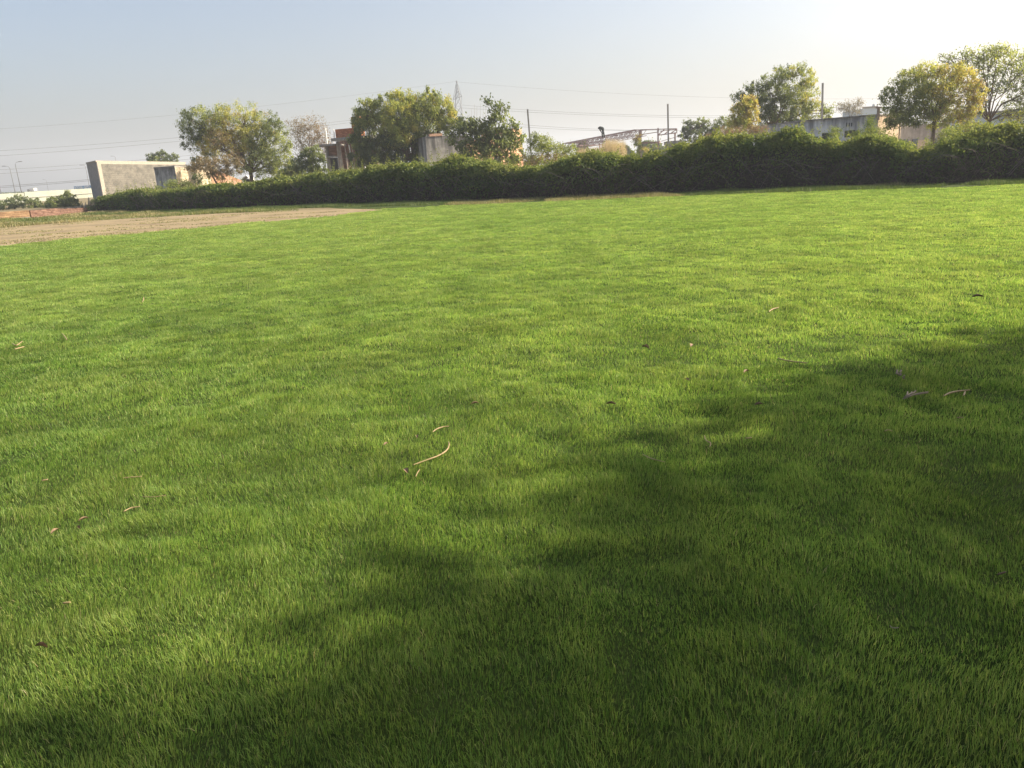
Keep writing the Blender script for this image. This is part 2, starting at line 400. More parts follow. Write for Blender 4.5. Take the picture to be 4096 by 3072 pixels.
def along(poly, n, a=0., b=1.):
    """n random positions along a polyline: xy, unit tangent, unit left normal, s"""
    poly = np.array(poly); seg = np.diff(poly, axis=0); L = np.linalg.norm(seg, axis=1); cum = np.concatenate([[0], np.cumsum(L)])
    s = rng.uniform(a*cum[-1], b*cum[-1], n); k = np.clip(np.searchsorted(cum, s)-1, 0, len(L)-1)
    f = (s-cum[k])/L[k]; p = poly[k]+seg[k]*f[:, None]; tg = seg[k]/L[k][:, None]
    return p, tg, np.stack([-tg[:, 1], tg[:, 0]], 1), s

def make_verge():
    p, tg, nm, s = along(HB, 110000)
    off = rng.uniform(-.2, 3.2, len(s))                   # towards the field
    q = p-nm*off[:, None]; ok = ~inside([a+(0 if i < 2 or i > len(LAWN)-2 else 1)*np.array([-.05, -.09])*2 for i, a in enumerate(LAWN)], q[:, 0], q[:, 1]) & ~(inside(DIRTP, q[:, 0], q[:, 1]) & (off > .8)); q = q[ok]; s = s[ok]
    bump_ = n1(q[:, 0]*.9, q[:, 1]*.9)
    h = (.05+.14*bump_)*rng.uniform(.5, 1.3, len(s)); dry = n4(q[:, 0]*.18+3, q[:, 1]*.18) > .60
    t = np.clip(np.where(dry, .75, .2)+rng.normal(0, .15, len(s)), 0, 1)
    a = blades('v', q[:, 0], q[:, 1], np.zeros(len(s)), h, rng.uniform(.012, .03, len(s)), t, VERGE, .5, False)
    np_o = np_mesh('verge_grass', a[0], a[1], a[2], VERGE, a[3]); tag(np_o, 'rough unmown verge grass along the foot of the hedge', 'grass', kind='stuff')
    # rough strip between the dirt and the low brick wall
    reg = [G(-500, 958), G(0, 912), G(250, 892), G(500, 876), G(700, 864), G(900, 853), G(1200, 843), G(1180, 834), G(900, 846), G(640, 852), G(440, 852), G(338, 852), G(150, 872), G(0, 884), G(-500, 920)]
    lo = np.min(reg, 0); hi = np.max(reg, 0); n = 150000
    X = rng.uniform(lo[0], hi[0], n); Y_ = rng.uniform(lo[1], hi[1], n); ok = inside(reg, X, Y_); X = X[ok]; Y_ = Y_[ok]
    tf = n1(X*.6, Y_*.9); ok = rng.random(len(X)) < np.clip(tf*1.7-.2, .05, 1); X = X[ok]; Y_ = Y_[ok]; tf = tf[ok]
    t = np.clip(.25+.7*n5(X*.35, Y_*.6)+rng.normal(0, .13, len(X)), 0, 1)
    a = blades('v', X, Y_, np.zeros(len(X)), (.04+.2*tf**2)*rng.uniform(.6, 1.3, len(X)), rng.uniform(.02, .05, len(X)), t, VERGE, .5, False)
    tag(np_mesh('rough_grass', a[0], a[1], a[2], VERGE, a[3]), 'patchy straw and green rough grass beyond the dirt track', 'grass', kind='stuff')
    # sparse dead tufts on the dirt
    n = 9000; lo = np.min(DIRTP, 0); hi = np.max(DIRTP, 0)
    X = rng.uniform(lo[0], hi[0], n*6); Y_ = rng.uniform(lo[1], hi[1], n*6); ok = inside(DIRTP, X, Y_) & (n2(X*.5, Y_*1.3) > .6); X = X[ok]; Y_ = Y_[ok]
    t = np.clip(.7+rng.normal(0, .15, len(X)), 0, 1)
    a = blades('v', X, Y_, np.zeros(len(X)), rng.uniform(.015, .05, len(X)), rng.uniform(.02, .05, len(X)), t, VERGE, .6, False)
    tag(np_mesh('dry_turf', a[0], a[1], a[2], VERGE, a[3]), 'thin dead turf scattered over the tan dirt track', 'dry grass', kind='stuff')
make_verge()

# ------------------------------------------------------------ hedge
HT = [(300, 800), (397, 796), (470, 777), (560, 760), (640, 764), (727, 757), (869, 742), (1011, 731), (1138, 710), (1264, 697), (1308, 690), (1453, 679), (1562, 657), (1670, 657),
      (1779, 643), (1815, 620), (1887, 645), (2000, 663), (2048, 670), (2192, 667), (2265, 642), (2337, 618), (2450, 618), (2525, 624), (2634, 606),
      (2742, 581), (2851, 557), (2953, 538), (3062, 536), (3170, 514), (3224, 552), (3279, 572), (3333, 566), (3387, 560), (3440, 552), (3483, 540), (3565, 571),
      (3645, 600), (3726, 590), (3807, 552), (3888, 528), (4010, 516), (4096, 500), (4600, 480), (6000, 460)]
def hedge_height(xy):
    """height of the top at ground points, from the outline in the photo"""
    c = xy+np.array([.35, .6]); dd = np.stack([c[:, 0], c[:, 1], np.zeros(len(c))-EYE], 1)
    zc = dd@FW; px = 2048+F*(dd@RT)/zc                      # column of the foot
    py = np.interp(px, [a for a, b in HT], [b for a, b in HT])
    # rows depend weakly on z: column shift from the lean is small, ignore
    out = np.empty(len(c))
    r = FW[None]*F+RT[None]*(px-2048)[:, None]+UP[None]*(1536-py)[:, None]
    out = EYE+r[:, 2]*c[:, 1]/r[:, 1]
    return np.clip(out, .4, 3.2)

def make_hedge():
    root = thing('hedge', 'long unclipped leafy hedge with dark twiggy underside along the far edge of the field', 'hedge', (*HB[8], 0))
    TK = 1.9
    def dens(n, f):   # more where it is near
        p, tg, nm, s = along(HB, n); r = np.hypot(p[:, 0], p[:, 1])
        k = rng.random(n) < np.clip((34/r)**1.1, 0, 1)
        return p[k], tg[k], nm[k], s[k]
    # leaves: shell of a lumpy rounded section
    p, tg, nm, s = dens(430000, 1)
    Hh = hedge_height(p)*(.87+.05*n2(s*.8, s*0+1.7)+.15*n3(s*2.6, s*0+5.1)); lump = n1(s*.55, s*0+3.3)-.5
    phi = np.arccos(np.clip(rng.uniform(-1, 1, len(s)), -1, 1))            # 0 back .. pi front
    a = (TK/2)*(1+.25*lump); zc = Hh*.56
    rad = 1-np.abs(rng.normal(0, .26, len(s)))
    ll = n2(s*1.1, phi*1.8)*.34+n5(s*2.9, phi*4)*.22-.27
    rad = np.where(rng.random(len(s)) < .16, rng.uniform(.15, .85, len(s)), rad); off = np.cos(phi)*(a)*(rad+ll); z = np.where(rng.random(len(s)) < .62, zc+(Hh-zc)*np.sin(phi)**.7*(rad+ll*1.1), rng.uniform(.1, 1.5, len(s))*zc)
    low = z < zc; arc = np.sqrt(np.clip(1-((z-zc)/(Hh-zc))**2, .05, 1)); mid = rng.random(len(s)) < .35
    off = np.where(low | (mid & (z < Hh*.95)), np.where(rng.random(len(s)) < .8, -a*.94, a)*np.where(low, 1, arc)*(rad+ll), off)
    ragged = n4(s*.35, z*1.3)*.5+n5(s*1.6, z*2.5)*.25; drop = rng.random(len(s)) < np.clip((.60-z/Hh+ragged-.3)*1.4, 0, .86)
    k = ~drop; p, tg, nm, s, off, z, Hh, zc = (v[k] for v in (p, tg, nm, s, off, z, Hh, zc))
    q = p+nm*(off+TK*.5)[:, None]
    c = np.stack([q[:, 0], q[:, 1], np.maximum(z, .05)], 1)+rng.normal(0, .04, (len(s), 3))
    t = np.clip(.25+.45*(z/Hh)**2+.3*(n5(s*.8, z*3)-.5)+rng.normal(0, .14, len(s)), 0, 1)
    r = np.hypot(c[:, 0], c[:, 1]); L = rng.uniform(.06, .11, len(s))*np.clip(r/32, .9, 1.6)
    ax = rng.normal(size=(len(s), 3)); ax[:, 2] += .3
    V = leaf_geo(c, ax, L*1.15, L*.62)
    # upright shoots breaking the top line
    n = 2600; p2, tg2, nm2, s2 = dens(n, 1); H2 = hedge_height(p2); sp = rng.random(len(s2))**3
    VV = [V]; TT = [t]
    ns = 16
    for j in range(ns):
        f = j/ns; hh = .06+.75*sp**1.5
        cc = np.stack([p2[:, 0]+nm2[:, 0]*(TK*.5)+tg2[:, 0]*np.sin(s2*9)*.25*f, p2[:, 1]+nm2[:, 1]*(TK*.5)+tg2[:, 1]*np.sin(s2*9)*.25*f, H2*.97+hh*f], 1)
        cc[:, :2] += (rng.random((len(s2), 1))-.5)*nm2*0+nm2*(((s2*137.7) % 1)-.5)[:, None]*TK*.8
        cc += rng.normal(0, .025, cc.shape)
        VV.append(leaf_geo(cc, rng.normal(size=(len(cc), 3)), .07, .045)); TT.append(np.clip(.75+rng.normal(0, .12, len(cc)), 0, 1))
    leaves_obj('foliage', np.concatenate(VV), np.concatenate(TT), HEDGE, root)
    # twigs: curved thin strips in the lower half and inside
    p, tg, nm, s = dens(42000, 1); n = len(s); Hh = hedge_height(p)
    c0 = np.stack([p[:, 0], p[:, 1], rng.uniform(.0, .5, n)*Hh], 1); c0[:, :2] += nm*(rng.beta(1.1, 2, n)*TK*.8+.02)[:, None]
    ang = rng.normal(0, .8, n)+np.where(rng.random(n) < .5, 0, math.pi)
    dr = tg[:, :, None][:, :, 0]*np.cos(ang)[:, None]; dr = np.concatenate([dr-nm*rng.normal(.05, .25, n)[:, None], (np.abs(np.sin(ang))*.8+rng.normal(0, .2, n))[:, None]], 1)
    Lt = rng.uniform(.25, .95, n); dr = unit(dr); wdt = rng.uniform(.006, .014, n)*np.clip(Lt*1.6, .6, 1.7)
    side = unit(np.cross(dr, rng.normal(size=(n, 3)))); bend = rng.normal(0, .2, n)[:, None]*Lt[:, None]
    K = 4; V = np.empty((n, K+1, 2, 3))
    for j in range(K+1):
        f = j/K; pt = c0+dr*(Lt*f)[:, None]+np.array([0, 0, 1.])*bend*(4*f*(1-f))
        ww = (wdt*(1-.7*f)/2)[:, None]; V[:, j, 0] = pt-side*ww; V[:, j, 1] = pt+side*ww
    V[..., 2] = np.maximum(V[..., 2], .01)
    b = (np.arange(n)*(K+1)*2)[:, None, None]; q = np.array([[2*j, 2*j+1, 2*j+3, 2*j+2] for j in range(K)])[None]
    np_mesh('twigs', V.reshape(-1, 3), np.full(n*K, 4), (b+q).ravel(), TWIG, parent=root)
    # pale bare stems arching over the face
    mb = MB(); p, tg, nm, s = along(HB, 300); r = np.hypot(p[:, 0], p[:, 1]); kk = r < 62; p, tg, nm = p[kk], tg[kk], nm[kk]; Hh = hedge_height(p)
    for i in range(len(p)):
        b0 = p[i]-nm[i]*rng.uniform(-.2, .12); dr_ = tg[i]*rng.choice([-1, 1]); L = rng.uniform(.5, 1.7); z0_ = rng.uniform(0, .5)*Hh[i]; up_ = rng.uniform(.15, .9)*min(L, Hh[i]-z0_); dn = rng.uniform(0, .8)
        Q = []
        for f in np.linspace(0, 1, 7):
            o_ = b0+dr_*L*f-nm[i]*(.18*math.sin(math.pi*f)); Q.append((o_[0]+rng.normal(0, .012), o_[1], max(.02, z0_+up_*(math.sin(f*math.pi*.5*(1+dn)))+.05*math.sin(f*7+i))))
        mb.tube(Q, np.linspace(.012, .005, 7)*rng.uniform(.5, 1.15), 4)
    tag(mb.build('stems', STEM, root), kind='stuff')
    # dark core mesh added deep inside to block light through the hedge
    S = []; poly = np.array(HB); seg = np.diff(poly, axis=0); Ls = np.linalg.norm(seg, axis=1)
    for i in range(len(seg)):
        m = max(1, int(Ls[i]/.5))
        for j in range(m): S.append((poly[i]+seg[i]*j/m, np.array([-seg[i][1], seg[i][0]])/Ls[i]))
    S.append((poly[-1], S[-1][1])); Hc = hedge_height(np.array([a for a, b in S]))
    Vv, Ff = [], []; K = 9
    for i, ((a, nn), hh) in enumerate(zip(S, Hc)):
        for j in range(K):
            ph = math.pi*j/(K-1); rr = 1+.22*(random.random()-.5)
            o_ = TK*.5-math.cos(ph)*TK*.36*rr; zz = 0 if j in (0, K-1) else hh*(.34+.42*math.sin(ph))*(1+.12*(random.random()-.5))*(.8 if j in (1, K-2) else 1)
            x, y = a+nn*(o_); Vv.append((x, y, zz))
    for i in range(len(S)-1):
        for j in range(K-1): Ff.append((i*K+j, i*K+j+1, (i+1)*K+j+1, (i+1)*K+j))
    me = bpy.data.meshes.new('light_block_core'); me.from_pydata(Vv, [], Ff); me.materials.append(DARK_CORE); me.update(); link('light_block_core', me, root)
make_hedge()

# ------------------------------------------------------------ trees
def tree(name, label, Y, lobes, base, fork, n_leaf=16000, mat_=NEEM, leaf=.13, depth=.75, trunk=.14, droop=.5, group='trees beyond the hedge',
         limbs=True, per=None, spread=1.0, bark=BARK, zbase=0., cat='tree', tv=.10, asp=.38, twigs=.012, fill=.75, world=None):
    """lobes: (cx, cy, rx, ry, hue[, density]) in photo pixels at depth Y"""
    pts = []
    r_ = np.random.default_rng(abs(hash(label)) % 99991 if False else sum(map(ord, label)))
    g0 = P(base[0], base[1], Y); foot = np.array([g0[0], Y, zbase])
    root = thing(name, label, cat, tuple(foot), group)
    wt = np.array([l[2]*l[3]*(l[5] if len(l) > 5 else 1) for l in lobes], float); wt /= wt.sum()
    C, T = [], []; ends = []
    for l, w_ in zip(lobes, wt):
        c = P(l[0], l[1], Y); rx, rz = M(l[2], Y), M(l[3], Y); ry = depth*max(rx, rz*.8)
        c[1] += (r_.random()-.5)*ry*.8
        n = int(n_leaf*.85*w_); ncl = max(6, int(n/(per or 45)))
        u = r_.normal(size=(ncl, 3)); u /= np.linalg.norm(u, axis=1, keepdims=True)
        rad = np.where(r_.random(ncl) < fill, r_.uniform(.78, 1.14, ncl), r_.uniform(.25, .9, ncl))
        cl = c+u*rad[:, None]*np.array([rx, ry, rz])
        k = r_.integers(0, ncl, n); cs = .125*spread*max(.7, (rx+rz)/2)**.5
        cs_k = cs*r_.uniform(.5, 1.3, ncl)
        dlt = r_.normal(size=(n, 3))*np.array([1, 1, .75+.35*droop])*cs_k[k][:, None]
        C.append(cl[k]+dlt)
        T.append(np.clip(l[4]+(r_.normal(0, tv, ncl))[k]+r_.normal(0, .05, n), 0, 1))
        ends.append((c, cl, min(rx, rz)))
    C = np.concatenate(C); T = np.concatenate(T); C[:, 2] = np.maximum(C[:, 2], .1)
    ax = r_.normal(size=(len(C), 3)); ax[:, 2] -= droop*1.5
    Ls = leaf*r_.uniform(.6, 1.3, len(C))
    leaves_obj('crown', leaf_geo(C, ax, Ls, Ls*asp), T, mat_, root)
    # trunk and limbs
    mb = MB(); f = P(fork[0], fork[1], Y); mid = (foot+f)/2+np.array([r_.normal(0, .05), 0, 0])
    path = [foot, foot+(mid-foot)*.5+np.array([r_.normal(0, .02), 0, 0]), mid, f]
    mb.tube(path, [trunk*1.25, trunk*1.05, trunk*.95, trunk*.8], 8)
    if limbs:
        for c, cl, rr in ends:
            d_ = c-f; L = np.linalg.norm(d_)
            pth = [f+d_*t_+np.array([r_.normal(0, .05*L), r_.normal(0, .04*L), .10*L*math.sin(math.pi*t_)+r_.normal(0, .02*L)])*(1 if 0 < t_ < 1 else 0) for t_ in (0, .3, .6, 1)]
            r0 = trunk*.55*max(.45, min(1, rr/1.5)); mb.tube(pth, [r0, r0*.75, r0*.55, r0*.3], 6)
            for q in cl[:: max(1, len(cl)//14)]:
                st = pth[2]*.4+c*.6; m_ = (st+q)/2+r_.normal(0, .06, 3)*np.linalg.norm(q-st)
                mb.tube([st, m_, q], [r0*.3, r0*.2, twigs*.6], 4)
    mb.build('trunk', bark, root, True)
    return root

tree('tree', 'broad brown and green tree right of the long grey block building', 68,
     [(790, 500, 75, 62, .22), (745, 475, 26, 34, .12, .7), (765, 555, 38, 45, .15), (860, 470, 80, 48, .55), (905, 520, 85, 65, .92), (970, 480, 90, 58, .72), (890, 590, 80, 62, .95),
      (840, 560, 60, 60, .5), (1060, 495, 60, 48, .35), (1100, 520, 45, 40, .25), (960, 600, 60, 60, .85), (1000, 560, 60, 60, .66), (1080, 580, 75, 70, .52), (1120, 650, 55, 55, .52), (1050, 650, 75, 55, .35), (1010, 600, 60, 50, .3),
      (1000, 680, 40, 22, .4, .6), (810, 640, 45, 35, .08), (1100, 690, 55, 35, .42), (1150, 600, 22, 35, .5)],
     (1012, 760), (1003, 690), 66000, leaf=.14, trunk=.2, droop=.7)
tree('tree', 'small sage green tree leaning in front of the low brick boundary wall', 63,
     [(820, 650, 50, 26, .62), (775, 672, 38, 22, .6), (870, 660, 55, 30, .62), (930, 640, 42, 24, .65), (890, 700, 45, 24, .55), (930, 680, 30, 22, .6), (960, 660, 22, 16, .6, .5), (850, 690, 40, 24, .5)],
     (905, 775), (848, 700), 11000, leaf=.12, trunk=.08, droop=.5, mat_=DRYL)
tree('tree', 'small round tree top showing over the long grey block roof', 112,
     [(612, 632, 22, 18, .25), (648, 625, 26, 20, .3), (690, 634, 26, 18, .25), (655, 610, 12, 12, .3), (650, 645, 60, 18, .2)], (650, 790), (650, 700), 6000, leaf=.22, trunk=.2, group='far trees')
tree('bare_tree', 'thin nearly leafless tree left of the unfinished brick house', 88,
     [(1190, 510, 55, 38, .6), (1240, 500, 60, 40, .8), (1270, 540, 50, 45, .9), (1200, 560, 55, 40, .5), (1290, 540, 35, 45, .8), (1250, 590, 60, 40, .7), (1310, 600, 25, 35, .8), (1200, 620, 40, 30, .3)],
     (1240, 780), (1240, 660), 7500, mat_=DRYL, leaf=.16, per=14, spread=1.5, trunk=.14, twigs=.02, droop=.1)
tree('tree', 'low bushy green tree under the slab of the unfinished brick house', 64,
     [(1255, 615, 38, 32, .35), (1225, 645, 40, 34, .2), (1270, 655, 36, 40, .25), (1190, 665, 35, 28, .2), (1240, 690, 60, 30, .15), (1155, 690, 35, 25, .4)], (1240, 760), (1240, 690), 12000, leaf=.15, trunk=.09)
tree('neem_tree', 'big dense rounded light green tree in front of the unfinished brick house', 63,
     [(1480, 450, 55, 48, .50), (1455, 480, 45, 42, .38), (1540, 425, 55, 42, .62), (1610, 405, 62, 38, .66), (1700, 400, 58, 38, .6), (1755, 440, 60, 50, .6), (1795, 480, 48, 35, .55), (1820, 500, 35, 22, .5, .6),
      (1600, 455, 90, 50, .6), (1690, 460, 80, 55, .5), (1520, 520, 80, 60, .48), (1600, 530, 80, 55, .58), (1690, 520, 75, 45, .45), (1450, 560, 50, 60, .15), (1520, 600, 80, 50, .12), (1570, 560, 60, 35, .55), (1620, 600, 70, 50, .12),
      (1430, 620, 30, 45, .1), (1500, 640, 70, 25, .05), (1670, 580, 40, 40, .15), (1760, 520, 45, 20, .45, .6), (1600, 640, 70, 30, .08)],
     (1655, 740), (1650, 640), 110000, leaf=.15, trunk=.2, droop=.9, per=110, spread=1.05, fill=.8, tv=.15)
tree('tree', 'dark big-leaved tree with a narrow ragged top in front of the streaked grey wall', 57,
     [(1850, 500, 45, 25, .2), (1900, 505, 50, 28, .22), (1860, 550, 60, 42, .18), (1930, 550, 60, 45, .22), (1940, 400, 22, 12, .1, .8), (1985, 415, 28, 18, .1, .6), (2015, 425, 22, 14, .15, .5), (1985, 460, 34, 30, .25, .6), (2020, 475, 30, 28, .4, .6),
      (1990, 510, 50, 40, .25), (2045, 520, 28, 35, .35), (2000, 570, 70, 40, .3), (2060, 590, 40, 50, .4), (1890, 600, 60, 40, .1), (1960, 610, 70, 40, .3), (2030, 640, 60, 26, .35), (1850, 620, 30, 20, .1)],
     (1975, 740), (1985, 600), 12500, leaf=.19, trunk=.1, droop=.8, asp=.55, per=24, spread=1.25)
tree('shrub', 'rounded shrub thicket beside the left concrete post', 54,
     [(2125, 560, 22, 24, .3), (2160, 560, 30, 28, .5), (2195, 580, 40, 28, .5), (2235, 600, 45, 26, .52), (2285, 600, 26, 20, .45), (2150, 610, 45, 36, .5), (2220, 640, 50, 32, 1.), (2160, 650, 55, 32, 1.), (2270, 640, 30, 30, .5), (2110, 650, 40, 26, 1.)],
     (2200, 730), (2200, 660), 16000, leaf=.11, trunk=.05, per=26, cat='shrub', droop=.1, group='shrubs behind the hedge')
tree('tree', 'hazy blue-green tree between the steel truss frame and the yellow tree', 92,
     [(2760, 505, 32, 26, .1), (2740, 545, 28, 24, .1), (2800, 500, 35, 22, .35), (2800, 540, 55, 35, .05), (2855, 505, 45, 22, .35), (2870, 540, 45, 30, .05), (2900, 500, 40, 28, .3), (2830, 575, 70, 25, .05)], (2820, 690), (2820, 590), 14000, leaf=.22, trunk=.2)
tree('tree', 'bright yellow-leaved small tree against the larger loose green tree', 55,
     [(2975, 420, 32, 26, .86), (3005, 445, 28, 38, .88), (2955, 455, 34, 34, .8), (2985, 490, 42, 32, .86), (2945, 500, 34, 28, .72), (3000, 400, 20, 14, .86)], (2975, 620), (2975, 510), 8500, leaf=.15, trunk=.07, droop=.9, per=30)
tree('tree', 'tall loose green tree with gaps left of the bluish streaked building', 58,
     [(3140, 285, 38, 24, .35, .7), (3190, 278, 45, 24, .5, .7), (3225, 320, 40, 35, .6, .8), (3120, 320, 40, 30, .45, .8), (3060, 325, 40, 28, .3, .7), (3000, 350, 28, 20, .3, .7), (2960, 385, 30, 25, .15, .8), (3020, 385, 55, 30, .35, .8),
      (3100, 370, 60, 35, .4, .8), (3180, 370, 60, 40, .55, .8), (3240, 390, 35, 45, .62, .8), (3060, 430, 45, 45, .15), (3120, 440, 60, 45, .25, .9), (3190, 440, 55, 45, .5, .8), (3260, 450, 50, 35, .6, .7), (3310, 440, 30, 26, .5, .6), (3320, 490, 26, 26, .5, .7),
      (3080, 490, 50, 35, .1), (3150, 500, 70, 25, .15), (3230, 500, 60, 24, .35), (3270, 520, 40, 24, .4, .7)],
     (3105, 640), (3095, 520), 36000, leaf=.135, trunk=.2, droop=.9, per=30, spread=.95, tv=.14)
tree('shrub', 'low pinkish brown shrub under the yellow tree', 50,
     [(2900, 530, 35, 18, 1.), (2960, 530, 40, 20, 1.), (3030, 525, 40, 20, 1.), (2850, 550, 30, 14, 1.)], (2960, 600), (2960, 560), 6000, mat_=DRYL, leaf=.08, trunk=.03, per=16, cat='shrub', group='shrubs behind the hedge')
tree('bare_tree', 'distant leafless tree on the skyline left of the rooftop tanks', 125,
     [(3370, 430, 26, 18, .5), (3400, 425, 30, 20, .6), (3435, 415, 18, 20, .6), (3420, 445, 30, 16, .5)], (3400, 600), (3400, 470), 2600, mat_=DRYL, leaf=.2, per=9, spread=2.0, trunk=.12, twigs=.03, group='far trees')
tree('tree', 'golden orange-leaved tree with a curved trunk in front of the beige walls', 43,
     [(3560, 385, 38, 30, .35, .8), (3600, 345, 45, 32, .5, .8), (3650, 300, 50, 26, .62, .8), (3720, 280, 60, 26, .72, .8), (3800, 285, 55, 28, .84), (3860, 310, 45, 35, .88), (3900, 370, 35, 45, .88), (3890, 430, 35, 35, .84), (3660, 350, 60, 40, .5, .8),
      (3740, 340, 75, 45, .72), (3820, 370, 65, 45, .82), (3570, 430, 40, 26, .25, .8), (3640, 420, 60, 40, .3), (3720, 420, 70, 45, .45), (3800, 440, 65, 40, .78), (3850, 480, 40, 26, .78), (3680, 470, 80, 28, .25), (3620, 490, 40, 20, .2, .8), (3760, 490, 60, 22, .6, .8)],
     (3712, 640), (3738, 478), 42000, leaf=.108, trunk=.105, droop=.8, per=26, spread=.85, tv=.14)
tree('tree', 'slender young tree with a pale crooked stem left of the golden tree', 45,
     [(3570, 480, 26, 20, .15), (3560, 500, 20, 18, .2), (3615, 470, 26, 18, .2), (3600, 450, 28, 14, .2)], (3592, 640), (3600, 490), 1600, leaf=.15, trunk=.045, bark=PALEB, per=20)
tree('tree', 'tall feathery tree with spreading limbs at the right edge of the photo', 50,
     [(3800, 235, 45, 22, .3, .35), (3850, 225, 45, 24, .35, .4), (3870, 270, 50, 35, .4, .5), (3930, 215, 50, 28, .55, .6), (3990, 200, 45, 26, .62, .6), (3960, 260, 60, 45, .5, .6), (4050, 230, 50, 35, .6, .6), (4110, 260, 50, 45, .55, .6), (4150, 330, 60, 60, .4, .6),
      (3980, 330, 60, 50, .3, .5), (4050, 310, 60, 50, .4, .6), (4070, 390, 60, 50, .3, .5), (3940, 370, 40, 40, .25, .4), (4040, 460, 50, 30, .55, .4), (4100, 470, 60, 40, .6, .5), (3910, 430, 30, 35, .1, .6), (4150, 430, 60, 50, .4, .6)],
     (3955, 640), (3955, 488), 12000, leaf=.16, trunk=.17, droop=.5, per=12, spread=1.5, twigs=.03)
LB = [('dense dark green bush behind the low brick wall at the left edge', 88, [(30, 820, 45, 22, .2), (80, 805, 45, 26, .3), (130, 815, 45, 24, .25), (165, 825, 30, 18, .2), (-40, 825, 60, 25, .2)], (60, 850)),
      ('pointed green bush behind the low brick wall nearest the grey block', 84, [(270, 790, 26, 16, .5), (240, 810, 45, 24, .35), (290, 815, 35, 24, .3), (210, 830, 30, 16, .2), (265, 775, 10, 10, .5)], (260, 845))]
for lb, Yb, lo, ba in LB:
    tree('bush', lb, Yb, lo, ba, (ba[0], ba[1]-20), 12000, leaf=.17, trunk=.06, per=40, cat='bush', droop=-.2, group='bushes behind the low brick wall')
tree('bush', 'low dark bush at the foot of the grey block beside the broken slab', 60,
     [(395, 815, 26, 18, .15), (415, 830, 20, 14, .1), (378, 832, 22, 12, .15), (450, 805, 35, 14, .3)], (400, 846), (400, 838), 5000, leaf=.1, trunk=.04, per=40, cat='bush', droop=-.2, group='bushes behind the low brick wall')
tree('bush', 'olive weedy bush against the dark face of the small weathered block', 56,
     [(690, 745, 26, 22, .45), (665, 775, 30, 16, .65), (640, 765, 20, 18, .2), (745, 740, 30, 18, .3), (790, 715, 18, 22, .1), (760, 760, 40, 14, .45)], (700, 800), (700, 775), 6000, leaf=.12, trunk=.04, per=20, cat='bush', droop=-.2, group='shrubs behind the hedge')
tree('shrub', 'yellow-green leafy shrub rising above the hedge before the beige wall', 38,
     [(3345, 535, 26, 24, .62), (3480, 500, 14, 30, .6), (3495, 535, 35, 26, .62), (3540, 560, 35, 20, .6), (3600, 585, 40, 18, .55), (3440, 540, 30, 20, .6)], (3480, 640), (3480, 570), 8000, mat_=HEDGE, leaf=.08, trunk=.03, per=22, cat='shrub', droop=-.3, group='shrubs behind the hedge')
tree('shrub', 'pale variegated shrub behind the hedge right of the curved trunk', 38,
     [(3790, 540, 35, 22, .8), (3830, 520, 40, 16, .8), (3770, 570, 20, 16, .8), (3900, 505, 40, 12, .8)], (3800, 640), (3800, 560), 3500, mat_=HEDGE, leaf=.09, trunk=.03, per=14, cat='shrub', droop=-.3, group='shrubs behind the hedge')

# two shade trees just outside the frame on the right; their crowns throw the foreground shade
def shade_tree(label, cx, cy, cz, R, n):
    px = 5000
    r_ = np.random.default_rng(int(abs(cx*10+cy*3))+1); root = thing('shade_tree', label, 'tree', (cx, cy, 0), 'shade trees beside the field')
    ncl = 170; u = unit(r_.normal(size=(ncl, 3))); cl = np.array([cx, cy, cz])+u*(r_.random(ncl)**.45*R)[:, None]*np.array([1, 1, .8])
    k = r_.integers(0, ncl, n); C = cl[k]+r_.normal(size=(n, 3))*.42
    leaves_obj('crown', leaf_geo(C, r_.normal(size=(n, 3)), .27, .16), np.clip(r_.normal(.25, .1, n), 0, 1), NEEM, root)
    mb = MB(); mb.tube([(cx, cy, 0), (cx+.1, cy, cz*.3), (cx, cy+.1, cz*.55)], [.26, .2, .16], 8)
    for q in cl[::5]: mb.tube([(cx, cy+.1, cz*.55), tuple((q+np.array([cx, cy, cz]))/2), tuple(q)], [.08, .05, .015], 5)
    mb.build('trunk', BARK, root, True)
SH = np.array([math.sin(SUN_AZ), math.cos(SUN_AZ)])/math.tan(SUN_EL)
for lbl, (sx, sy), cz, R, n in (('leafy shade tree nearest the camera, right of the field', (3.4, 1.2), 5.4, 2.6, 48000),
                                ('leafy shade tree farther along the right side of the field', (6.4, 3.5), 5.4, 2.8, 40000),
                                ('broad shade tree behind the photographer', (3.4, -3.0), 5.8, 3.8, 46000)):
    shade_tree(lbl, sx+SH[0]*cz, sy+SH[1]*cz, cz, R, n)
shade_tree('small dense unseen tree added right of the photographer to block skylight', 5.0, -1.2, 4.7, 2.5, 26000)  # added out of view to keep skylight off the near right grass
shade_tree('tall unseen tree added over the photographer to block skylight', .6, -2.9, 7.0, 4.2, 42000)  # added canopy out of view, darkens the foreground by blocking sky
shade_tree('broad unseen tree added behind the photographer to block skylight', -6.0, -7.0, 6.0, 4.3, 26000)  # added out of view to block sky behind the camera

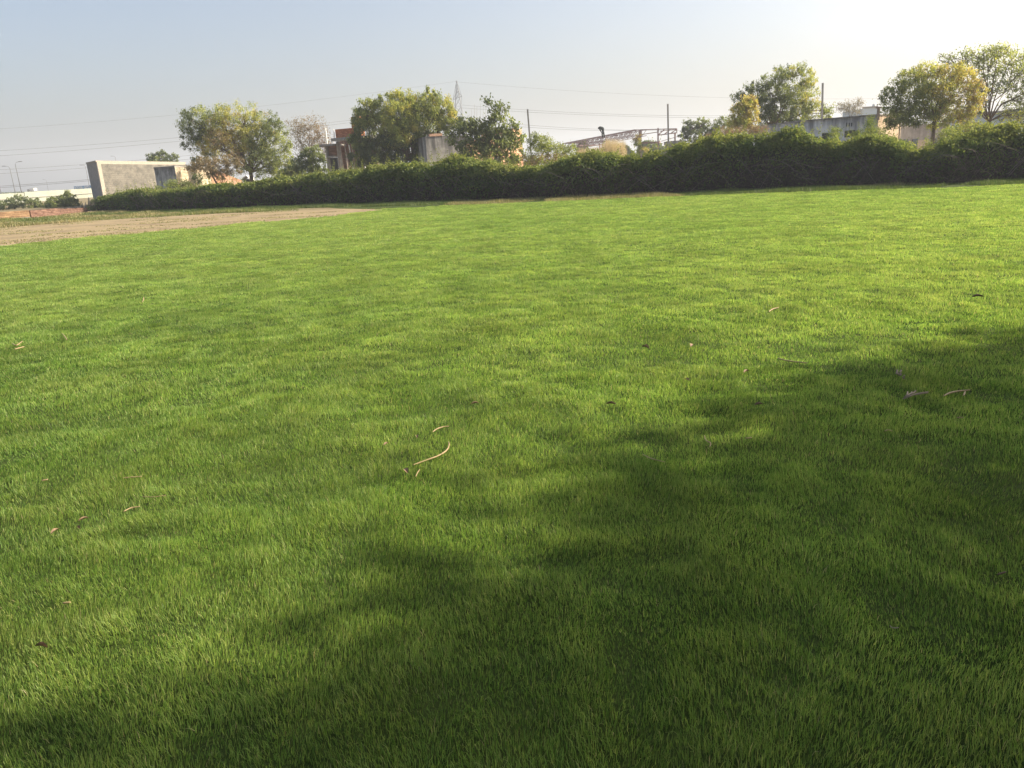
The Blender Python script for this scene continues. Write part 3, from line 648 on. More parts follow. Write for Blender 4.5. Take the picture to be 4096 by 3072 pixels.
# reeds, bare shoots
def reeds(name, label, pxs, Y, base_y, top_y, n, mat_, w_, cat, kind=None):
    mb_n = n; px = rng.uniform(pxs[0], pxs[1], n); yy = Y+rng.normal(0, .8, n); z1 = []
    B = np.array([P(a, 640, b) for a, b in zip(px, yy)]); tops = np.interp(px, top_y[0], top_y[1])
    T = np.array([P(a, c+rng.uniform(-6, 45), b) for a, c, b in zip(px, tops, yy)])
    V = np.empty((n, 3, 3)); lean = rng.normal(0, .12, n)
    V[:, 0] = np.stack([B[:, 0]-w_/2, yy, np.zeros(n)], 1); V[:, 1] = np.stack([B[:, 0]+w_/2, yy+rng.normal(0, w_, n), np.zeros(n)], 1)
    V[:, 2] = np.stack([B[:, 0]+lean, yy, T[:, 2]], 1)
    return tag(np_mesh(name, V.reshape(-1, 3), np.full(n, 3), np.arange(n*3), mat_, np.clip(rng.normal(.85, .12, n), 0, 1)), label, cat, kind=kind)
REED = leafmat('dry_reed', [(0, (.20, .16, .09)), (.6, (.38, .30, .19)), (1, (.52, .43, .30))], .3, .03)
reeds('dry_reeds', 'tall straw-coloured reeds standing before the steel truss frame', (2312, 2500), 66, 0, ((2312, 2400, 2430, 2500), (592, 585, 550, 560)), 5200, REED, .05, 'reeds', 'stuff')
sh = MB()
for i in range(11):
    a = 1865+i*8+random.uniform(-3, 3); sh.tube([P(a, 700, 59)*np.array([1, 1, 0]), P(a, 600, 59), P(a-4+i*1.1, random.uniform(410, 500), 59)], [.02, .015, .004], 4)
tag(sh.build('bare_shoots', PALEB), 'cluster of thin leafless upright shoots beside the dark ragged tree', 'shoots')
far = MB()

def far_trees():
    r_ = np.random.default_rng(3); C, T = [], []
    for px, top, Y, wpx in [(15, 772, 420, 45), (60, 770, 420, 55), (2590, 560, 160, 45), (2620, 570, 160, 50), (2520, 600, 150, 26), (2505, 580, 150, 20), (2660, 590, 170, 30), (2680, 580, 170, 22), (1170, 640, 150, 50), (1130, 690, 140, 40), (2330, 565, 150, 30),
                            (-200, 760, 420, 120), (1950, 640, 200, 200), (3300, 560, 200, 200)]:
        c = P(px, top, Y); wd = M(wpx, Y); n = 1500; h = max(2., c[2])
        u = r_.normal(size=(n, 3)); u /= np.linalg.norm(u, axis=1, keepdims=True)
        C.append(np.array([c[0], Y, h*.5])+u*r_.uniform(.5, 1, (n, 1))*np.array([wd, wd*.6, h*.5])); T.append(np.clip(r_.normal(.15, .12, n), 0, 1))
    C = np.concatenate(C); T = np.concatenate(T)
    o = leaves_obj('far_trees', leaf_geo(C, r_.normal(size=(len(C), 3)), np.clip(C[:, 1]*.004, .5, 1.6), np.clip(C[:, 1]*.003, .35, 1.2)), T, NEEM)
    tag(o, 'hazy distant trees along the skyline', 'trees', kind='stuff')
far_trees()

# ------------------------------------------------------------ buildings
def quad_from(a, b, back):
    """footprint with front edge a-b and depth back (metres) away from the camera"""
    a = np.array(a); b = np.array(b); t = (b-a)/np.linalg.norm(b-a); n = np.array([-t[1], t[0]])
    if n@((a+b)/2) < 0: n = -n
    return [a, b, b+n*back, a+n*back]
def out(a, b, e):
    """edge a-b pushed e metres towards the camera"""
    a = np.array(a); b = np.array(b); t = (b-a)/np.linalg.norm(b-a); n = np.array([-t[1], t[0]])
    if n@((a+b)/2) > 0: n = -n
    return a+n*e, b+n*e
def lerp(a, b, f): return np.array(a)+(np.array(b)-np.array(a))*f

# long grey block
A = XY(384, 640, 74); B_ = XY(345, 647, 78); C_ = XY(740, 646, 95.5); D_ = B_+C_-A; hA = P(384, 642, 74)[2]
bd = thing('block_building', 'long windowless grey block building at the left', 'building', (*A, 0))
m = MB(); m.prism([A, C_, D_, B_], 0, hA-.12); m.build('wall', W_BLOCK, bd)
cen = (A+C_+D_+B_)/4
m = MB(); m.prism([cen+(p-cen)*1.012 for p in (A, C_, D_, B_)], hA-.12, hA); m.build('coping', W_PLAST, bd)
m = MB(); t_ = (C_-A)/np.linalg.norm(C_-A); n_ = np.array([t_[1], -t_[0]])
m.prism([A+n_*.03, A+n_*.03+t_*.7, A+t_*.7, A], 0, hA-.125); m.prism([A+n_*.02+t_*.702, C_+n_*.02, C_, A+t_*.702], hA-.32, hA-.125); m.build('plaster_band', W_PLAST, bd)
# side face in grey render
m = MB(); a, b = out(B_, A, .02); m.prism([a, b, A, B_], 0, hA-.125); m.build('side_render', W_STAIN if False else CONC, bd)

# small weathered block
A = XY(698, 663, 62); B_ = XY(616, 669, 63.6); C_ = XY(838, 668, 74); D_ = B_+C_-A; hA = P(698, 663, 62)[2]
bd = thing('weathered_hut', 'small flat-roofed hut with one dark stained face and one flaking whitewashed face', 'hut', (*A, 0))
m = MB(); m.prism([A, C_, D_, B_], 0, hA-.1); m.build('wall', W_OLDW, bd)
m = MB(); a, b = out(B_, A, .02); m.prism([a, b, A, B_], 0, hA-.105); m.build('stained_face', wallmat('dark_stained_plaster', (.36, .355, .345), (.56, .55, .54), (.09, .09, .09), (1.5, .4), .8, 2.2, (.0, 3.2)), bd)
m = MB(); cen = (A+C_+D_+B_)/4; m.prism([cen+(p-cen)*1.02 for p in (A, C_, D_, B_)], hA-.1, hA); m.build('roof_slab', CONC, bd)

# low rubble wall behind the sage tree
m = MB(); a, b = XY(842, 690, 74.5), XY(965, 700, 77)
m.prism(quad_from(a, b, .25), 0, [P(842, 672, 74.5)[2], P(965, 722, 77)[2], P(965, 722, 77)[2], P(842, 672, 74.5)[2]])
tag(m.build('rubble_wall', W_PINK), 'sloping pinkish rubble wall right of the small weathered hut', 'wall')
# dark opening structure with white curved sheet
rt = thing('shelter', 'little shelter with a curved white sheet roof and dark open side under the broad tree', 'shelter', (*XY(985, 720, 80), 0))
m = MB(); pts = [P(960, 724, 80), P(972, 712, 80), P(985, 704, 80), P(996, 715, 80), P(1003, 735, 80)]
for i in range(4):
    a, b = pts[i], pts[i+1]; dv = np.array([0, 1.6, 0]); up = np.array([0, 0, .06])
    m.face([a, b, b+dv, a+dv], [(0, 0)]*4); m.face([a+up, a+dv+up, b+dv+up, b+up], [(0, 0)]*4); m.face([a, a+up, b+up, b], [(0, 0)]*4)
m.build('sheet_roof', WHITE, rt)
m = MB(); m.prism(quad_from(XY(976, 740, 80.3), XY(1001, 740, 80.3), 1.2), 0, P(985, 716, 80.3)[2]); m.build('dark_inside', DARKO, rt)
m = MB(); m.prism(quad_from(XY(960, 740, 79.8), XY(975, 740, 79.8), .6), 0, P(968, 727, 79.8)[2]); m.build('pillar', CONC, rt)

# unfinished brick house
rt = thing('unfinished_house', 'unfinished brick house with bare slabs, props and an orange brick parapet', 'house', (*XY(1340, 600, 74), 0))
aL, aR = XY(1341, 553, 75), XY(1470, 540, 71)
def band(px0, px1, yt0, yb0, yt1, yb1, Y0, Y1, back, mt, nm, e=0.):
    p, q = XY(px0, yt0, Y0), XY(px1, yt1, Y1); p, q = out(p, q, e)
    z0a, z1a, z0b, z1b = P(px0, yb0, Y0)[2], P(px0, yt0, Y0)[2], P(px1, yb1, Y1)[2], P(px1, yt1, Y1)[2]
    z0, z1 = (z0a+z0b)/2, (z1a+z1b)/2
    if nm in ('parapet',): z1a = z1b = z1
    m = MB(); m.prism(quad_from(p, q, back+e), [max(0, z0)]*4, [z1]*4); return m.build(nm, mt, rt)
band(1341, 1470, 553, 565, 543, 555, 75, 73, 6, CONC, 'upper_slab', .6)
band(1340, 1402, 516, 552, 514, 546, 75.2, 74.3, .24, W_BRICK, 'parapet')
band(1404, 1440, 468, 546, 466, 543, 74.2, 73.8, .5, W_BRICK, 'brick_pier', .05)
band(1261, 1343, 580, 588, 575, 583, 75.6, 75.2, 4, CONC, 'lower_slab', .5)
band(1306, 1345, 583, 625, 580, 622, 75.6, 75.3, .24, W_BRKD, 'infill_wall')
band(1306, 1345, 625, 632, 622, 629, 75.4, 75.2, .3, CONC, 'lintel', .08)
band(1345, 1500, 566, 760, 556, 760, 78, 76.5, .24, W_BRKD, 'back_wall')
band(1308, 1345, 633, 760, 630, 760, 76.4, 76.1, .24, DARKO, 'dark_room')
band(1300, 1306, 583, 760, 583, 760, 75.5, 75.4, .3, CONC, 'column', .03)
band(1344, 1350, 566, 760, 566, 760, 75.2, 75.1, .3, CONC, 'column', .03)
for i, (x0, y0, x1, y1, mm) in enumerate([(1357, 567, 1371, 660, WOOD), (1374, 565, 1394, 665, WOOD), (1395, 579, 1411, 670, WHITE), (1406, 572, 1418, 675, WOOD), (1378, 580, 1382, 612, WOOD), (1354, 634, 1360, 668, WOOD), (1432, 600, 1440, 680, WOOD), (1455, 620, 1462, 690, WHITE)]):
    a = P(x0, y0, 74.2); b = P(x1, y1, 74.0); b = b+(b-a)*((b[2])/(a[2]-b[2])); m = MB(); m.tube([b, (a+b)/2+np.array([.03, 0, 0]), a], [.06, .055, .05], 6); m.build('prop', mm, rt)
for i in range(3):
    a = P(1286+i*4, 556, 74.9); b = P(1294+i*4, 664, 74.9); b = b+(b-a)*(b[2]/(a[2]-b[2])); m = MB(); m.tube([b, a], .02, 5); m.build('rebar', STEEL, rt)
m = MB(); m.tube([P(1309, 575, 76), P(1301, 511, 76)], .07, 6); m.build('vent_pipe', WHITE, rt)
for x in (1327, 1334):
    m = MB(); m.tube([P(x, 571, 75.5), P(x, 556, 75.5)], .05, 4); m.build('rail_post', WHITE, rt)
m = MB(); m.tube([P(1325, 556, 75.5), P(1337, 555, 75.5)], .05, 4); m.build('rail', WHITE, rt)
m = MB(); m.tube([P(1338, 553, 75.0), P(1334, 516, 75.0)], .05, 5); m.build('pipe', WHITE, rt)

# streaked grey wall and pinkish ruin
bd = thing('streaked_wall_building', 'roofless grey plastered building with black streaks right of the big light green tree', 'building', (*XY(1701, 600, 60), 0))
a, b = XY(1701, 542, 60), XY(1862, 540, 61); z = P(1701, 542, 60)[2]
m = MB(); m.prism(quad_from(a, b, 5), 0, z-.08); m.build('wall', W_STAIN, bd)
m = MB(); a2, b2 = out(a, b, .04); q = quad_from(lerp(a2, b2, .1), lerp(a2, b2, .42), .5); m.prism(q, z-.08, z+.10); m.build('brick_course', W_PINK, bd)
bd = thing('ruined_brick_house', 'pinkish ruined brick house behind the dark ragged tree', 'house', (*XY(1880, 600, 66), 0))
a, b = XY(1880, 560, 64), XY(2088, 535, 78)
q = [a, lerp(a, b, .3), lerp(a, b, .31), lerp(a, b, .8), lerp(a, b, .81), b]
zt = [P(1880, 575, 64)[2]]*2+[3.9, 3.9, 5.0, 4.9]
n_ = quad_from(a, b, 4)
m = MB()
for i in (0, 2, 4):
    m.prism(quad_from(q[i], q[i+1], 4-i*.2), 0, (zt[i]+zt[i+1])/2)
m.build('wall', W_PINK, bd)
t_ = b-a
for f0, f1, z0, z1 in ((.42, .52, 1.2, 2.6), (.66, .76, 0, 2.3)):
    m = MB(); p0, p1 = out(lerp(a, b, f0), lerp(a, b, f1), .02); m.prism([p0, p1, *[x for x in (lerp(a, b, f1), lerp(a, b, f0))]], z0, z1); m.build('opening', DARKO, bd)
tag(MB().build('x', CONC), '', '') if False else None

# concrete hut by the right post
bd = thing('concrete_hut', 'low dark weathered concrete hut beside the middle concrete post', 'hut', (*XY(2715, 590, 62), 0))
a, b = XY(2693, 575, 62), XY(2742, 572, 62); m = MB(); m.prism(quad_from(a, b, 3), 0, P(2700, 577, 62)[2]); m.build('wall', CONC, bd)
m = MB(); p, q = out(a, b, .25); m.prism([p+np.array([-.1, 0]), q, q+np.array([0, 3.3]), p+np.array([-.1, 3.3])], P(2700, 577, 62)[2], P(2700, 563, 62)[2]); m.build('roof', W_STAIN, bd)

# right building
bd = thing('plastered_building', 'flat-roofed building with a bluish streaked side and a beige end wall', 'building', (*XY(3513, 455, 46), 0))
A = XY(3513, 455, 46); B_ = XY(3205, 478, 49.1); C_ = XY(3606, 450, 47.6); z = P(3513, 456, 46)[2]
D_ = B_+C_-A
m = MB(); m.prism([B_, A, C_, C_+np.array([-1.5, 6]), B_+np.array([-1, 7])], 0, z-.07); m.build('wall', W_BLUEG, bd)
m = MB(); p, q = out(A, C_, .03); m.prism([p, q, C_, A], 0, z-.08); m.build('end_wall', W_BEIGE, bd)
m = MB(); p, q = out(B_, A, .12); m.prism([p, q+np.array([.1, 0]), C_+np.array([.1, -.1]), C_+np.array([-1.5, 6]), B_+np.array([-1, 7])], z-.07, z); m.build('roof_edge', W_STAIN, bd)
def onwall(nm, px0, px1, yt, yb, a, b, mt, parent, e=.02):
    """a flat opening on the wall a-b, columns px0..px1, rows yt..yb"""
    res = []
    for px in (px0, px1):
        best = min(((abs((lerp(a, b, f)[0]) - XY(px, (yt+yb)/2, lerp(a, b, f)[1])[0]), f) for f in np.linspace(-.2, 1.2, 1401)))[1]
        res.append(lerp(a, b, best))
    z1 = P(px0, yt, res[0][1])[2]; z0 = P(px0, yb, res[0][1])[2]
    p, q = out(res[0], res[1], e); m = MB(); m.prism([p, q, res[1], res[0]], z0, z1); return m.build(nm, mt, parent)
for i in range(3): onwall('vent', 3385+i*10, 3389+i*10, 491, 506, B_, A, DARKO, bd)
onwall('window', 3378, 3420, 523, 550, B_, A, DARKO, bd); onwall('window', 3288, 3316, 533, 565, B_, A, DARKO, bd)
m = MB(); a = P(3513, 458, 45.9); b = P(3515, 428, 45.9); m.bar(a-np.array([0, 0, .3]), b, .12); m.bar(P(3505, 431, 45.9), P(3526, 430, 45.9), .1, .1); m.build('roof_post', WOOD, bd)
bd = thing('low_house', 'low greyish beige house with blue-grey doorways behind the golden tree', 'house', (*XY(3610, 520, 48.5), 0))
a, b = XY(3600, 500, 48.4), XY(3800, 490, 50.2); zz = P(3610, 500, 48.4)[2]
m = MB(); m.prism(quad_from(a, b, 6), 0, zz); m.build('wall', W_GREY2, bd)
m = MB(); p, q = out(lerp(a, b, .33), lerp(a, b, .58), .03); m.prism([p, q, lerp(a, b, .58), lerp(a, b, .33)], 0, P(3680, 560, 49)[2]); m.build('brick_panel', W_BEIGE, bd)
for x0, x1, yt in ((3612, 3628, 557), (3647, 3667, 556), (3722, 3740, 554)): onwall('door', x0, x1, yt, 620, a, b, SLATE, bd, .05)
bd = thing('ruined_pillar', 'broken brick pillar with a ledge between the golden and feathery trees', 'pillar', (*XY(3880, 500, 44), 0))
m = MB(); m.prism(quad_from(XY(3872, 505, 44), XY(3884, 504, 44), .3), 0, P(3875, 500, 44)[2]); m.build('pier', W_BRKD, bd)
m = MB(); m.prism(quad_from(XY(3890, 495, 44), XY(3914, 493, 44), .4), P(3900, 504, 44)[2], P(3900, 489, 44)[2]); m.build('ledge', W_PINK, bd)
bd = thing('pale_warehouse', 'long pale bluish warehouse wall behind the right-hand trees', 'warehouse', (*XY(3900, 500, 85), 0))
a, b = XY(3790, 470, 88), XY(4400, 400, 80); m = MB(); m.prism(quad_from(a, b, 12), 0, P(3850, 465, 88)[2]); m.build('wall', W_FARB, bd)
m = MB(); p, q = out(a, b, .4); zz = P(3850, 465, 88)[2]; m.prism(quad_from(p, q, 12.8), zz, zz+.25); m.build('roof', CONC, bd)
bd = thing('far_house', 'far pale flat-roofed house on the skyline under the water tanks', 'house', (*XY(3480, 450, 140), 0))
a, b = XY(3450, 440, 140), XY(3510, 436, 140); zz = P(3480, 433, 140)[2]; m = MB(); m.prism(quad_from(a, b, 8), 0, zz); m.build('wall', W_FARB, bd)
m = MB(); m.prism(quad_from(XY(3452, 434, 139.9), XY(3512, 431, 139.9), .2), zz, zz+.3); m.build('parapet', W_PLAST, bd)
for x0, x1, yt, l in ((3488, 3501, 415, 'larger water tank on the far pale roof'), (3505, 3513, 418, 'smaller water tank on the far pale roof')):
    c = P((x0+x1)/2, 434, 142); r = M((x1-x0)/2, 142); zt = P(x0, yt, 142)[2]
    m = MB(); m.tube([(c[0], 142, zz), (c[0], 142, zt-.35), (c[0], 142, zt-.1), (c[0], 142, zt)], [r, r, r*.8, r*.35], 14); tag(m.build('water_tank', TANK, None, True), l, 'water tank', 'rooftop water tanks')

# low brick wall: two lengths
g0, g1, g2 = G(-260, 902), G(122, 873), G(352, 850)
m = MB(); m.prism(quad_from(g0, g1, .23), 0, .53); bw = m.build('brick_wall', W_BRKLOW); tag(bw, 'low orange brick wall running in from the left edge', 'wall', 'low brick walls')
m = MB()
tt = g2-g1; k = 9
m.prism(quad_from(g1+tt*.02, g1+tt*.45, .23), 0, .50)
for i in range(k):
    f0, f1 = .45+.55*i/k, .45+.55*(i+1)/k; m.prism(quad_from(g1+tt*f0, g1+tt*(f1-.002), .23), 0, .47-.02*(i % 3)-.012*i)
bw = m.build('brick_wall', W_BRKDRY); tag(bw, 'dark red dry-laid low brick wall with a crumbling end', 'wall', 'low brick walls')
m = MB(); p, q = out(g0, g1, .12); m.prism([p, q, *quad_from(g0, g1, .1)[1::-1]], 0, .09); tag(m.build('footing', CONC, bw), None)

# broken slab and cactus beside the block
m = MB()
for i in range(5):
    a = P(430+i*1.5, 829+i*3.2, 61); b = P(462-i*2, 827+i*3, 61.3); m.bar((a[0], a[1], max(.03, a[2])), (b[0], b[1], max(.03, b[2])), .5, .05)
tag(m.build('broken_slab', WHITE), 'pale broken corrugated sheet lying at the left end of the hedge', 'sheet')
m = MB()
for i, (x0, y0, x1, y1, r) in enumerate([(358, 845, 356, 790, .12), (366, 845, 368, 798, .10), (372, 845, 374, 812, .1), (350, 845, 348, 818, .07), (341, 845, 342, 810, .05), (333, 845, 330, 812, .05), (326, 845, 327, 815, .04)]):
    a, b = P(x0, y0, 62.5), P(x1, y1, 62.5); a[2] = 0; m.tube([a, (a+b)/2+np.array([.03, 0, 0]), b], [r*.7, r, r*.5], 7)
tag(m.build('cactus', plain('grey_cactus', (.13, .12, .10), .9, .35, 5), None, True), 'clump of dark upright cactus stems at the corner of the grey block', 'cactus')

# ------------------------------------------------------------ posts, pylon, wires
def post(label, x1, y1, x0, y0, Y, w_, mt=POLEM):
    a, b = P(x1, y1, Y), P(x0, y0, Y); foot = b+(b-a)*(b[2]/(a[2]-b[2])); foot[2] = 0
    m = MB(); m.bar(foot, a, w_, w_*.8); o = m.build('concrete_post', mt); tag(o, label, 'post', 'concrete posts behind the hedge')
post('leaning concrete post above the shrub thicket', 2110, 437, 2121, 578, 58, .13)
post('upright concrete post right of the steel truss frame', 2671, 416, 2674, 600, 58, .115)
post('concrete post rising behind the tall loose green tree', 3291, 332, 3287, 520, 56, .12)

YP = 380.
py = thing('pylon', 'tall lattice electricity pylon on the skyline', 'pylon', (*XY(1826, 600, YP), 0))
top = P(1824, 323, YP); aL_, aR_ = P(1812, 399, YP), P(1847, 385, YP); cx = (aL_[0]+aR_[0])/2+.2
def lat(name, x, z0, z1, w0, w1, n):
    m = MB()
    for s1 in (-1, 1):
        for s2 in (-1, 1): m.bar((x+s1*w0, YP+s2*w0, z0), (x+s1*w1, YP+s2*w1, z1), .2)
    for i in range(n):
        f0, f1 = i/n, (i+1)/n; wa, wb = w0+(w1-w0)*f0, w0+(w1-w0)*f1; za, zb = z0+(z1-z0)*f0, z0+(z1-z0)*f1
        for s2 in (-1, 1):
            m.bar((x-wa, YP+s2*wa, za), (x+wb, YP+s2*wb, zb), .12); m.bar((x+wa, YP+s2*wa, za), (x-wb, YP+s2*wb, zb), .12)
            m.bar((x+s2*wa, YP-wa, za), (x+s2*wb, YP+wb, zb), .1)
        m.bar((x-wb, YP-wb, zb), (x+wb, YP-wb, zb), .12)
    m.build(name, GALV, py)
zA = (aL_[2]+aR_[2])/2; xt = top[0]
lat('body', cx, 0, zA, 4.2, 1.0, 9); lat('peak', cx, zA, top[2], 1.0, .12, 5)
m = MB(); m.bar(aL_, aR_, .25); m.bar(aL_, (cx, YP, zA+3.2), .2); m.bar(aR_, (cx, YP, zA+3.2), .2)
m.bar(aL_, (cx, YP, top[2]), .14); m.bar(aR_, (cx, YP, top[2]), .14); m.bar(aL_, (cx-.9, YP, zA-7), .14); m.bar(aR_, (cx+.9, YP, zA-7), .14); m.build('cross_arm', GALV, py)
WIRE = plain('conductor', (.10, .10, .11), .6, .1, 1)
def wire(label, pts, Y0, Y1, r=.05):
    xs = [p[0] for p in pts]; ys = [p[1] for p in pts]
    co = np.polyfit(xs, ys, 2 if len(pts) > 2 else 1); X = np.linspace(xs[0], xs[-1], 40); out_ = []
    for x in X:
        f = (x-X[0])/(X[-1]-X[0]); out_.append(P(x, np.polyval(co, x), 1/((1-f)/Y0+f/Y1)))
    m = MB(); m.tube(out_, [.6*r*(p[1]/300)+.008 for p in out_], 4); tag(m.build('power_line', WIRE), label, 'power line', 'power lines')
wire('topmost power line from the pylon peak to the left edge', [(-600, 548), (0, 511), (716, 460), (1200, 409), (1824, 324)], 250, 380, .035)
wire('upper of the middle pair of power lines left of the pylon', [(-600, 632), (0, 602), (744, 548), (1400, 482), (1812, 430)], 250, 380, .06)
wire('lower of the middle pair of power lines left of the pylon', [(-600, 656), (0, 625), (744, 562), (1400, 489), (1812, 438)], 250, 378, .06)
wire('upper of the pair of power lines passing behind the grey block roof', [(-600, 700), (0, 681), (342, 657), (773, 618), (1150, 580)], 200, 330, .06)
wire('lower of the pair of power lines passing behind the grey block roof', [(-600, 720), (0, 698), (344, 671), (773, 631), (1150, 597)], 200, 330, .06)
wire('upper of the lowest pair of power lines above the highway', [(-600, 775), (0, 745), (354, 718), (420, 713)], 150, 160, .06)
wire('lower of the lowest pair of power lines above the highway', [(-600, 781), (0, 751), (354, 723), (420, 718)], 150, 160, .06)
wire('faint top power line from the pylon peak to the right', [(1824, 324), (2446, 378), (2923, 392), (3700, 384), (4300, 368)], 380, 300, .03)
wire('upper of the pair of power lines from the pylon arm to the right', [(1847, 419), (2107, 441), (2450, 457), (2887, 461), (3200, 458)], 380, 300, .05)
wire('lower of the pair of power lines from the pylon arm to the right', [(1847, 432), (2200, 452), (2670, 470), (3000, 471)], 380, 300, .05)
wire('upper of the low pair of power lines crossing behind the left concrete post', [(1900, 480), (2059, 499), (2450, 518), (2720, 522), (2900, 521)], 300, 260, .05)
wire('lower of the low pair of power lines crossing behind the left concrete post', [(1900, 488), (2100, 509), (2450, 521), (2560, 523)], 300, 260, .05)

# highway wall, lamps, signs, truck
hw = thing('highway_wall', 'pale green-grey concrete highway wall far behind the left bushes', 'highway wall', (*XY(200, 790, 165), 0))
def hwxy(px): return XY(px, 785, 135+max(px, -150)*.14)
a, c, e_, b = hwxy(-700), hwxy(96), hwxy(98), hwxy(700)
zl, zr = 1.80, 1.92
m = MB(); m.prism(quad_from(a, c, .4), 0, .86); m.prism(quad_from(e_, b, .4), 0, .92); m.build('lower_wall', W_HIWAY, hw)
m = MB(); p, q = out(a, c, .12); m.prism(quad_from(p, q, .5), .863, zl); p, q = out(e_, b, .12); m.prism(quad_from(p, q, .5), .923, zr); m.build('barrier', W_HIWAY, hw)
m = MB(); p, q = out(a, c, .22); m.prism(quad_from(p, q, .09), .78, .86); p, q = out(e_, b, .22); m.prism(quad_from(p, q, .09), .84, .92); m.build('ledge', CONC, hw)
def lamp(label, xt_, yt_, xb, yb, Y, side, group='highway street lamps'):
    a, b = P(xt_, yt_, Y), P(xb, yb, Y); b[0] = (a[0]+b[0])/2; a[0] = b[0]
    rt = thing('street_lamp', label, 'street lamp', (b[0], Y, 0), group)
    m = MB(); m.tube([(b[0], Y, 0), (a[0], Y, a[2]-.5), (a[0]+side*.3, Y, a[2]-.1), (a[0]+side*.9, Y, a[2])], [.09, .06, .045, .04], 6); m.build('pole', GALV, rt, True)
    m = MB(); m.bar((a[0]+side*.8, Y, a[2]), (a[0]+side*1.7, Y, a[2]+.06), .3, .12); m.build('lamp_head', GALV, rt)
lamp('street lamp with its arm to the left, at the left of the highway', 38, 664, 61, 772, 190, -1)
lamp('tallest street lamp of the highway, arm to the right', 60, 648, 86, 775, 186, 1)
lamp('short far street lamp between the truck and the blue signs', 186, 718, 192, 765, 420, -1)
lamp('street lamp head peeping over the long grey block roof', 461, 624, 464, 650, 320, -1)
lamp('street lamp behind the grey block, close to the broad tree', 763, 622, 765, 650, 320, 1)
lamp('street lamp at the very left edge in front of the highway wall', -2, 735, 11, 812, 150, -1)
lamp('street lamp head just left of the grey block corner', 345, 660, 356, 760, 260, -1)
SIGN = plain('sign_blue', (.06, .25, .50), .5, .05, 1)
for x0, x1, yt, yb, l in ((298, 334, 743, 758, 'left blue road sign panel with white lines of lettering'), (337, 364, 741, 754, 'right blue road sign panel next to the grey block')):
    Y = 260; a, b = P(x0, yb, Y), P(x1, yt, Y); rt = thing('road_sign', l, 'road sign', (a[0], Y, 0), 'blue highway signs')
    m = MB(); m.bar(((a[0]+b[0])/2, Y, a[2]), ((a[0]+b[0])/2, Y, b[2]), b[0]-a[0], .08); m.build('panel', SIGN, rt)
    m = MB()
    for r in range(4):
        z = a[2]+(b[2]-a[2])*(r+.6)/4.3; x = a[0]+.2
        while x < b[0]-.35:
            L = random.uniform(.2, .5); m.bar((x, Y-.08, z), (min(x+L, b[0]-.1), Y-.08, z), .03, .14); x += L+random.uniform(.08, .3)
    m.build('lettering', WHITE, rt)
    for fx in (.12, .88):
        m = MB(); xx = a[0]+(b[0]-a[0])*fx; m.tube([(xx, Y+.1, 0), (xx, Y+.1, b[2])], .07, 6); m.build('sign_post', GALV, rt)
Y = 300; a = P(116, 766, Y); b = P(141, 754, Y)
rt = thing('truck', 'white box truck driving on the far highway', 'truck', (a[0], Y, 0))
W0 = b[0]-a[0]; zb = a[2]-.3
m = MB(); m.prism([(b[0]-W0*.62, Y-1), (b[0], Y-1), (b[0], Y+1), (b[0]-W0*.62, Y+1)], zb+.5, b[2]+.15); m.build('cargo_box', WHITE, rt)
m = MB(); m.prism([(a[0], Y-1), (b[0]-W0*.66, Y-1), (b[0]-W0*.66, Y+1), (a[0], Y+1)], zb+.3, b[2]-.15); m.build('cab', CONC, rt)
m = MB(); m.prism([(a[0], Y-.7), (b[0], Y-.7), (b[0], Y+.7), (a[0], Y+.7)], zb+.12, zb+.29); m.build('chassis', DARKO, rt)
for fx in (.12, .72, .9):
    m = MB(); x = a[0]+W0*fx; m.tube([(x, Y-1.02, zb+.05), (x, Y-.72, zb+.05)], .32, 12); m.build('wheel', DARKO, rt)

# ------------------------------------------------------------ steel truss frame and worker
rt = thing('truss_frame', 'open rusty steel truss roof frame of an unfinished shed', 'shed frame', (*XY(2560, 600, 86), 0))
def truss(Y, dx, nm='truss'):
    topc = [(2275, 574), (2340, 562), (2405, 551), (2455, 540), (2510, 528), (2562, 519)]
    T = [P(x+dx, y, Y) for x, y in topc]; n = 15; m = MB()
    a, b = T[0], T[-1]; pts = [a+(b-a)*i/n for i in range(n+1)]; lo = [p-np.array([0, 0, .55]) for p in pts]
    m.bar(pts[0], pts[-1], .06); m.bar(lo[0], lo[-1], .06)
    for i in range(n):
        m.bar(lo[i], pts[i+1], .04); m.bar(pts[i], lo[i], .035)
    m.build(nm, STEEL, rt); return pts
tr = [truss(84, 0), truss(90, -14), truss(96, -26), truss(80, 24)]
m = MB(); a, b = P(2562, 519, 84), P(2707, 515, 80); lo = np.array([0, 0, .55]); n = 4
m.bar(a, b, .09); m.bar(a-lo*.9, P(2632, 528, 82), .07); m.bar(P(2632, 541, 82), P(2707, 531, 80), .09)
m.bar(P(2640, 525, 82), P(2707, 517, 80), .06)
for i in range(3):
    p = P(2632+i*25, 541-i*3.3, 82-i*.6); q = P(2657+i*25, 518-i*.5, 81.4-i*.6); m.bar(p, q, .07)
m.bar(P(2707, 515, 80), P(2707, 531, 80), .08); m.build('side_truss', STEEL, rt)
for i in range(0, 16, 3):
    m = MB(); m.bar(tr[3][i], tr[2][i], .07); m.build('purlin', STEEL, rt)
for x, yt, Y in ((2557, 521, 84), (2563, 521, 85), (2632, 512, 82), (2700, 532, 80.5), (2409, 560, 83), (2425, 565, 90), (2398, 572, 92)):
    a = P(x, yt, Y); m = MB(); m.bar((a[0], Y, 0), a, .13); m.build('post', STEEL, rt)
m = MB(); m.bar(P(2566, 572, 84), P(2640, 569, 82), .2); m.build('beam', STEEL, rt)
m = MB(); m.bar(P(2310, 583, 84), P(2425, 579, 86), .12); m.build('beam', STEEL, rt)
m = MB(); m.bar(P(2300, 570, 90), P(2425, 567, 90), .1); m.build('beam', STEEL, rt)
